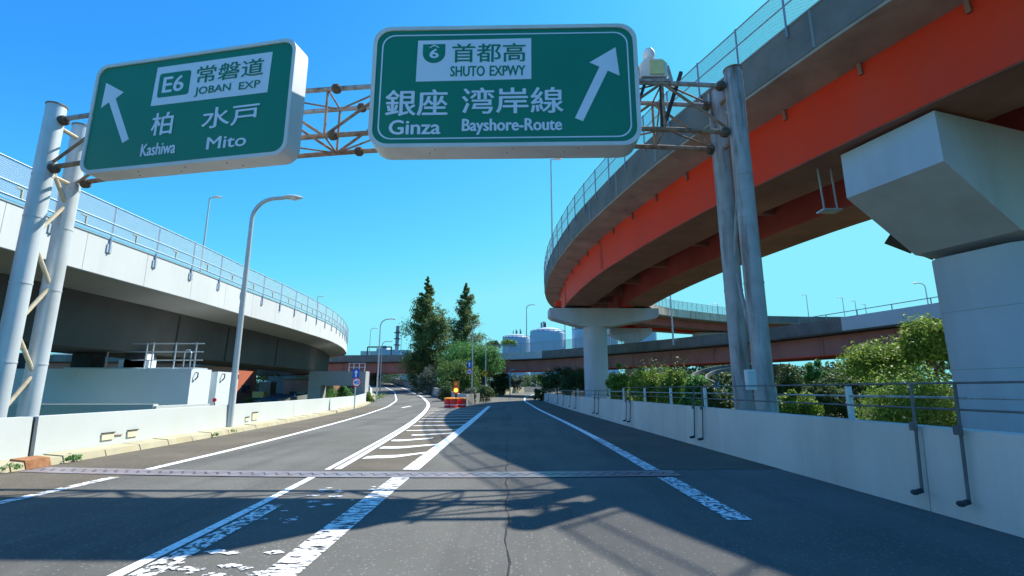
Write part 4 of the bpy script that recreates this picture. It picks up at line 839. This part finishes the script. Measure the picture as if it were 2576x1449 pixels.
# ------------------------------------------------------------ plants
def leaves(C, N, size, name, m, parent, stuff=False):
    n = len(C); r1 = rng.normal(size=(n, 3)); r1 += N * 1.0; r1 /= np.linalg.norm(r1, axis=1)[:, None]
    t = np.cross(r1, rng.normal(size=(n, 3))); t /= np.linalg.norm(t, axis=1)[:, None]; b = np.cross(r1, t)
    s = size * rng.uniform(.6, 1.4, (n, 1)); V_ = np.concatenate([C - t * s, C - b * s * .45, C + t * s, C + b * s * .45], 1).reshape(-1, 3)
    V_ -= np.array(ORG[parent.name] if parent else (0, 0, 0)); me = bpy.data.meshes.new(name)
    me.vertices.add(n * 4); me.vertices.foreach_set('co', V_.ravel()); me.loops.add(n * 4); me.loops.foreach_set('vertex_index', np.arange(n * 4))
    me.polygons.add(n); me.polygons.foreach_set('loop_start', np.arange(n) * 4); me.polygons.foreach_set('loop_total', np.full(n, 4)); me.update(); me.validate()
    me.materials.append(m); o = bpy.data.objects.new(name, me); COL.objects.link(o)
    if parent: o.parent = parent; ORG[o.name] = ORG[parent.name]
    return o
def blob(c, rad, n, clumps, csize):
    c = np.array(c); rad = np.array(rad); d = rng.normal(size=(clumps, 3)); d /= np.linalg.norm(d, axis=1)[:, None]; d[:, 2] = np.where(d[:, 2] < -.3, -d[:, 2] * .6, d[:, 2])
    cc = c + d * rad * rng.uniform(.45, 1.0, (clumps, 1)); k = rng.integers(0, clumps, n); e = rng.normal(size=(n, 3)); e /= np.linalg.norm(e, axis=1)[:, None]
    P = cc[k] + e * csize * rng.uniform(.2, 1, (n, 1)) ** .5 * rng.uniform(.6, 1.3, (clumps, 1))[k]; return P, e * .8 + d[k] * .6 + np.array([0, 0, .3])
def bush(lb, px, py, rx, ry, Y, m, n=2600, size=None, name='bush', cat='bush', group=None, zg=-1.1, trunk=True):
    """crown centred where the ray (px,py) meets depth Y; rx, ry in reference pixels"""
    c = V(px, py, Y); k = Y / F; R_ = [rx * k, max(rx * k * .8, .5), ry * k]; size = size or max(.06, 2.4 * k)
    if cat == 'bush':
        tp = c.z + R_[2]; R_[2] = max(R_[2], (tp - zg) * .5); c.z = tp - R_[2]; n = int(n * 1.5)
    o = empty(name, (c.x, Y, zg), lb, cat, group); P, N = blob(c, R_, n, max(24, int(rx * ry / 28)), min(R_) * .42)
    P[:, 2] = np.maximum(P[:, 2], zg + .02); leaves(P, N, size, 'crown' if cat == 'tree' else 'foliage', m, o)
    mm = MB(); mm.tube([(c.x, Y, zg), (c.x + .1, Y, (c.z + zg) / 2), (c.x, Y, max(c.z + R_[2] * .4, zg + .3))], [max(.06, R_[0] * .07), max(.05, R_[0] * .05), .02], 8)
    for j in range(7):
        t = j * 2.4; h = c.z - R_[2] * .5 + j * R_[2] * .12; mm.tube([(c.x, Y, max(zg + .1, h)), (c.x + math.cos(t) * R_[0] * .7, Y + math.sin(t) * R_[1] * .7, max(zg + .2, h) + R_[2] * .5)], [.05, .015], 5)
    mm.build('trunk' if cat == 'tree' else 'stems', TRUNK, o); return o
def conifer(lb, px, py_top, py_bot, Y, wpx, prof, n=9000, seed=1, m=LF_CON):
    top = V(px, py_top, Y); R0 = wpx / 2 * Y / F; x0 = top.x; H0 = -.8; o = empty('conifer', (x0, Y, H0), lb, 'tree'); zt_ = top.z
    MB().tube([(x0, Y, H0), (x0, Y, (zt_ + H0) * .5), (x0, Y, zt_ - .2)], [.3, .17, .02], 8).build('trunk', TRUNK, o)
    r = np.random.default_rng(seed); Ps = []; Ns = []; mm = MB(); nb = 170
    for k in range(nb):
        u = (k + r.random()) / nb; z = zt_ - u * (zt_ - H0) * .93; R_ = R0 * np.interp(u, [a for a, _ in prof], [b for _, b in prof]) * r.choice([.55, .8, 1.0, 1.25])
        t = r.random() * 6.283; dx, dy = math.cos(t), math.sin(t); kk = int(n / nb * (.35 + R_ / R0 * 1.2)); s = r.random(kk) ** .6
        lift = .35 * R_; droop = r.normal(size=(kk, 3)) * np.array([.22, .22, .2]) * (R_ * .55 + .12)
        P = np.stack([x0 + dx * R_ * s, Y + dy * R_ * s, z + lift * s], 1) + droop; Ps.append(P); Ns.append(np.tile([dx * .6, dy * .6, .5], (kk, 1)))
        mm.tube([(x0, Y, z), (x0 + dx * R_ * .85, Y + dy * R_ * .85, z + lift * .85)], [.04, .01], 4)
    mm.build('limbs', TRUNK, o); leaves(np.concatenate(Ps), np.concatenate(Ns), .15, 'crown', m, o)
conifer('tallest pointed conifer, left of the two dawn redwoods', 1076, 697, 960, 78, 98, [(0, .02), (.06, .12), (.16, .34), (.26, .52), (.36, .78), (.5, .95), (.7, 1.0), (.85, 1.0), (1, .9)], 38000, 3)
conifer('pointed conifer right of the tallest one, more open crown', 1174, 712, 960, 82, 90, [(0, .02), (.08, .18), (.2, .46), (.35, .74), (.5, .95), (.7, 1.05), (1, .9)], 26000, 5)
bush('dense olive tree crown leaning against the tallest conifer', 1100, 850, 34, 85, 75, LF_CON, 6500, name='tree', cat='tree')
bush('dark rounded tree crown low at the left foot of the tallest conifer', 1068, 905, 30, 42, 76, LF_DRK, 3000, name='tree', cat='tree')
gp = rng.uniform([-22.0, 50.8], [-14.6, 60], (5200, 2)); o = leaves(np.c_[gp, -.9 + rng.random(5200) * .9 + (gp[:, 1] - 50) * .1], np.tile([0, -.8, .3], (5200, 1)), .09, 'tall_grass', GRASS, None); tag(o, 'bright tall grass behind the portal pier', 'grass', kind='stuff')
bush('large feathery bright green tree in the middle of the gore', 1182, 905, 76, 50, 72, LF_MID, 14000, .11, name='tree', cat='tree')
bush('bright green tree crown at the right side of the gore', 1230, 925, 36, 50, 71, LF_MID, 7000, .11, name='tree', cat='tree')
bush('yellow-green vine-covered mound in front of the feathery tree', 1150, 945, 54, 44, 62, LF_MND, 9000, .11)
bush('grey-green shrub at the left foot of the conifers', 1082, 950, 34, 34, 68, LF_GRY, 4000, .1)
bush('dark shrub above the left gore wall', 1128, 975, 30, 18, 52, LF_DRK, 2500, .09)
bush('grey-green shrub around the foot of the lamp before the trees', 1180, 982, 22, 14, 50, LF_GRY, 2200, .08)
bush('dark shrub above the right gore wall, right end', 1215, 976, 26, 16, 56, LF_DRK, 2200, .08)
bush('brownish distant tree top above the green tree', 1240, 872, 20, 18, 105, LF_DRK, 1500, .2, name='tree', cat='tree')
bush('olive distant tree top before the left tank', 1283, 868, 24, 14, 115, LF_YEL, 1500, .2, name='tree', cat='tree')
bush('dark shrub below the cross viaduct left of the underpass', 1262, 962, 26, 30, 84, LF_DRK, 3000, .14)
bush('grey-green shrub beside the small underpass lamp', 1300, 952, 20, 22, 98, LF_GRY, 2200, .14)
bush('dark hedge at the end of the right wall', 1358, 988, 16, 16, 62, LF_DRK, 2200, .09)
bush('dark shrub mass right of the underpass, left part', 1400, 960, 40, 36, 74, LF_DRK, 4000, .13)
bush('dark shrub mass right of the underpass, right part', 1445, 955, 40, 40, 68, LF_DRK, 4000, .12)
bush('light green shrub under the cross viaduct girder', 1372, 945, 18, 18, 80, LF_YEL, 1800, .12)
k_ = 0
for px, py, rx, ry, Y, m_, lb in ((1560, 955, 34, 36, 36, LF_YEL, 'bright shrub just right of the hammerhead pier foot'), (1622, 948, 44, 36, 34, LF_YEL, 'rounded bright shrub, second right of the hammerhead pier foot'), (1690, 950, 42, 36, 32, LF_YEL, 'bright shrub, third right of the hammerhead pier foot'),
        (1750, 968, 40, 30, 30, LF_MID, 'green shrub in front of the curved ramp edge'), (1802, 985, 36, 24, 26, LF_DRK, 'dark shrub left of the gantry posts'), (1500, 972, 26, 24, 44, LF_DRK, 'dark shrub left of the hammerhead pier foot'),
        (1990, 965, 40, 50, 30, LF_DRK, 'dark shrub right of the gantry posts'), (2050, 940, 26, 36, 33, LF_MID, 'green shrub in the gap between dark shrubs'), (2090, 985, 50, 40, 24, LF_DRK, 'dark shrub mass left of the tall yellow-green tree'),
        (2000, 1000, 50, 24, 22, LF_YEL, 'low bright shrub above the right wall')):
    bush(lb, px, py, rx, ry, Y, m_, 4200, .075 if Y < 30 else .085)
bush('tall yellow-green tree left of the big pier', 2345, 885, 70, 92, 19, LF_YEL, 11000, .07, name='tree', cat='tree')
bush('lower yellow-green tree left of the tall one', 2215, 930, 85, 68, 20.5, LF_YEL, 10000, .065, name='tree', cat='tree')
bush('leafy shrub close behind the right wall beside the big pier', 2290, 985, 120, 52, 17, LF_YEL, 8500, .055)
bush('dark tree mass behind the yellow-green trees', 2150, 975, 110, 48, 38, LF_DRK, 5000, .13, name='tree', cat='tree')
bush('dark shrub mass behind the pier foot shrubs', 1650, 950, 120, 36, 48, LF_DRK, 5500, .13)
for px, py, rx, ry, Y, m_, lb in ((850, 985, 45, 16, 58, LF_MID, 'fresh green weeds seen through the portal pier opening'), (862, 972, 16, 14, 56, LF_MID, 'leafy shrub in the portal pier opening'), (700, 940, 45, 22, 80, LF_DRK, 'dark tree beyond the lower road'), (760, 965, 40, 12, 72, LF_YEL, 'dry roadside shrub along the lower road'),
        (632, 1005, 20, 10, 40, LF_DRK, 'dark shrub at the foot of the orange house'), (925, 990, 16, 8, 48, LF_YEL, 'weeds behind the left kerb bend'), (930, 935, 40, 16, 92, LF_DRK, 'dark tree below the cross viaduct at left'), (1000, 935, 60, 20, 100, LF_DRK, 'dark tree row below the cross viaduct, middle'), (540, 960, 60, 25, 90, LF_DRK, 'dark tree far behind the pier block')):
    bush(lb, px, py, rx, ry, Y, m_, 2200, max(.05, 1.6 * Y / F))
# distant tree line closing the view under the viaducts
def belt(pts, h, n, dep, size, name, lb):
    P_ = Path([(x, y, 0) for x, y in pts], 3); q = rng.random(n) * P_.s[-1]; B = np.array([tuple(P_.at(float(v))) for v in q]); off = rng.random(n) * dep
    hh = h * (.78 + .16 * np.sin(q * .21) + .12 * np.sin(q * .53 + 1) + .05 * np.sin(q * 1.7)); B[:, 1] += off; B[:, 2] = -1 + rng.random(n) ** .75 * (hh + 1)
    o = leaves(B, np.tile([0, -.5, .5], (n, 1)), size, name, LF_DRK, None); tag(o, lb, 'trees', kind='stuff')
belt([(-20, 131), (0, 128), (25, 126), (60, 120)], 6.8, 15000, 9, .42, 'distant_trees', 'far dark tree belt seen beneath the middle of the cross viaduct')
belt([(26, 84), (38, 66), (47, 50), (54, 36), (60, 20)], 6.0, 14000, 6, .32, 'distant_trees', 'dark tree belt seen beneath the right part of the cross viaduct')
belt([(-150, 120), (-90, 122), (-52, 124)], 9, 14000, 9, .5, 'distant_trees', 'dark tree belt seen beneath the left viaduct')
belt([(-52, 122), (-20, 128)], 4.2, 5000, 8, .42, 'distant_trees', 'low dark tree belt behind the far end of the left branch')
# ramp edge curls seen between the shrubs at right
o = empty('ramp_guard_wall', (25, 55, 2), 'pale curled guard wall of a loop ramp glimpsed left of the gantry posts', 'guard rail')
for cv in (((1842, 917, 46), (1800, 922, 45), (1760, 932, 43), (1740, 944, 40), (1752, 956, 37)), ((1842, 924, 43), (1806, 930, 42), (1782, 940, 40), (1778, 950, 38), (1800, 960, 36))):
    PQ = Path([tuple(V(*c_)) for c_ in cv], .6); PQ.sweep([(0, 0), (.1, 0), (.1, -.28), (0, -.28)]).build('guard_wall', CONC_X, o)
pf = empty('post_fence', (5.6, 14, -1), 'pale square posts with a thin rail standing just outside the right wall', 'fence')
PF = Path([(5.55, 3, 0), (5.5, 9, 0), (5.45, 9.9, 0), (5.75, 12.2, 0), (5.3, 16, 0), (5.0, 24, 0), (4.8, 34, 0), (4.6, 50, 0)], 1)
for k, px in enumerate((2120, 1945, 1786, 1685, 1623, 1576, 1530, 1490, 1455)):
    d_ = rayv(px, 980); q = min(PF.s, key=lambda q_: abs(PF.at(q_).x / PF.at(q_).y - d_.x / d_.y)); p = PF.at(q); MB().box((p.x, p.y, .15), (.07, .07, 2.5)).build('fence_post', SFRAME, pf)
MB().tube(PF.line(0, 1.25, 0, PF.s[-1]), .018, 6).build('rail', GALV_R, pf)
# weeds on the kerb
wp = []
for px, py, r in ((180, 1160, .06), (185, 1157, .07), (22, 1185, .07), (540, 1098, .07), (585, 1088, .06), (980, 990, .3)):
    c = G(px, py, .03); P, N = blob((c.x, c.y, .07), (r * 2, r * 2, r), 120, 8, r * .7); wp.append((P, N))
o = leaves(np.concatenate([a for a, _ in wp]), np.concatenate([b for _, b in wp]), .022, 'weeds', LF_MID, None); tag(o, 'small green weeds growing along the left kerb', 'weeds', kind='stuff')
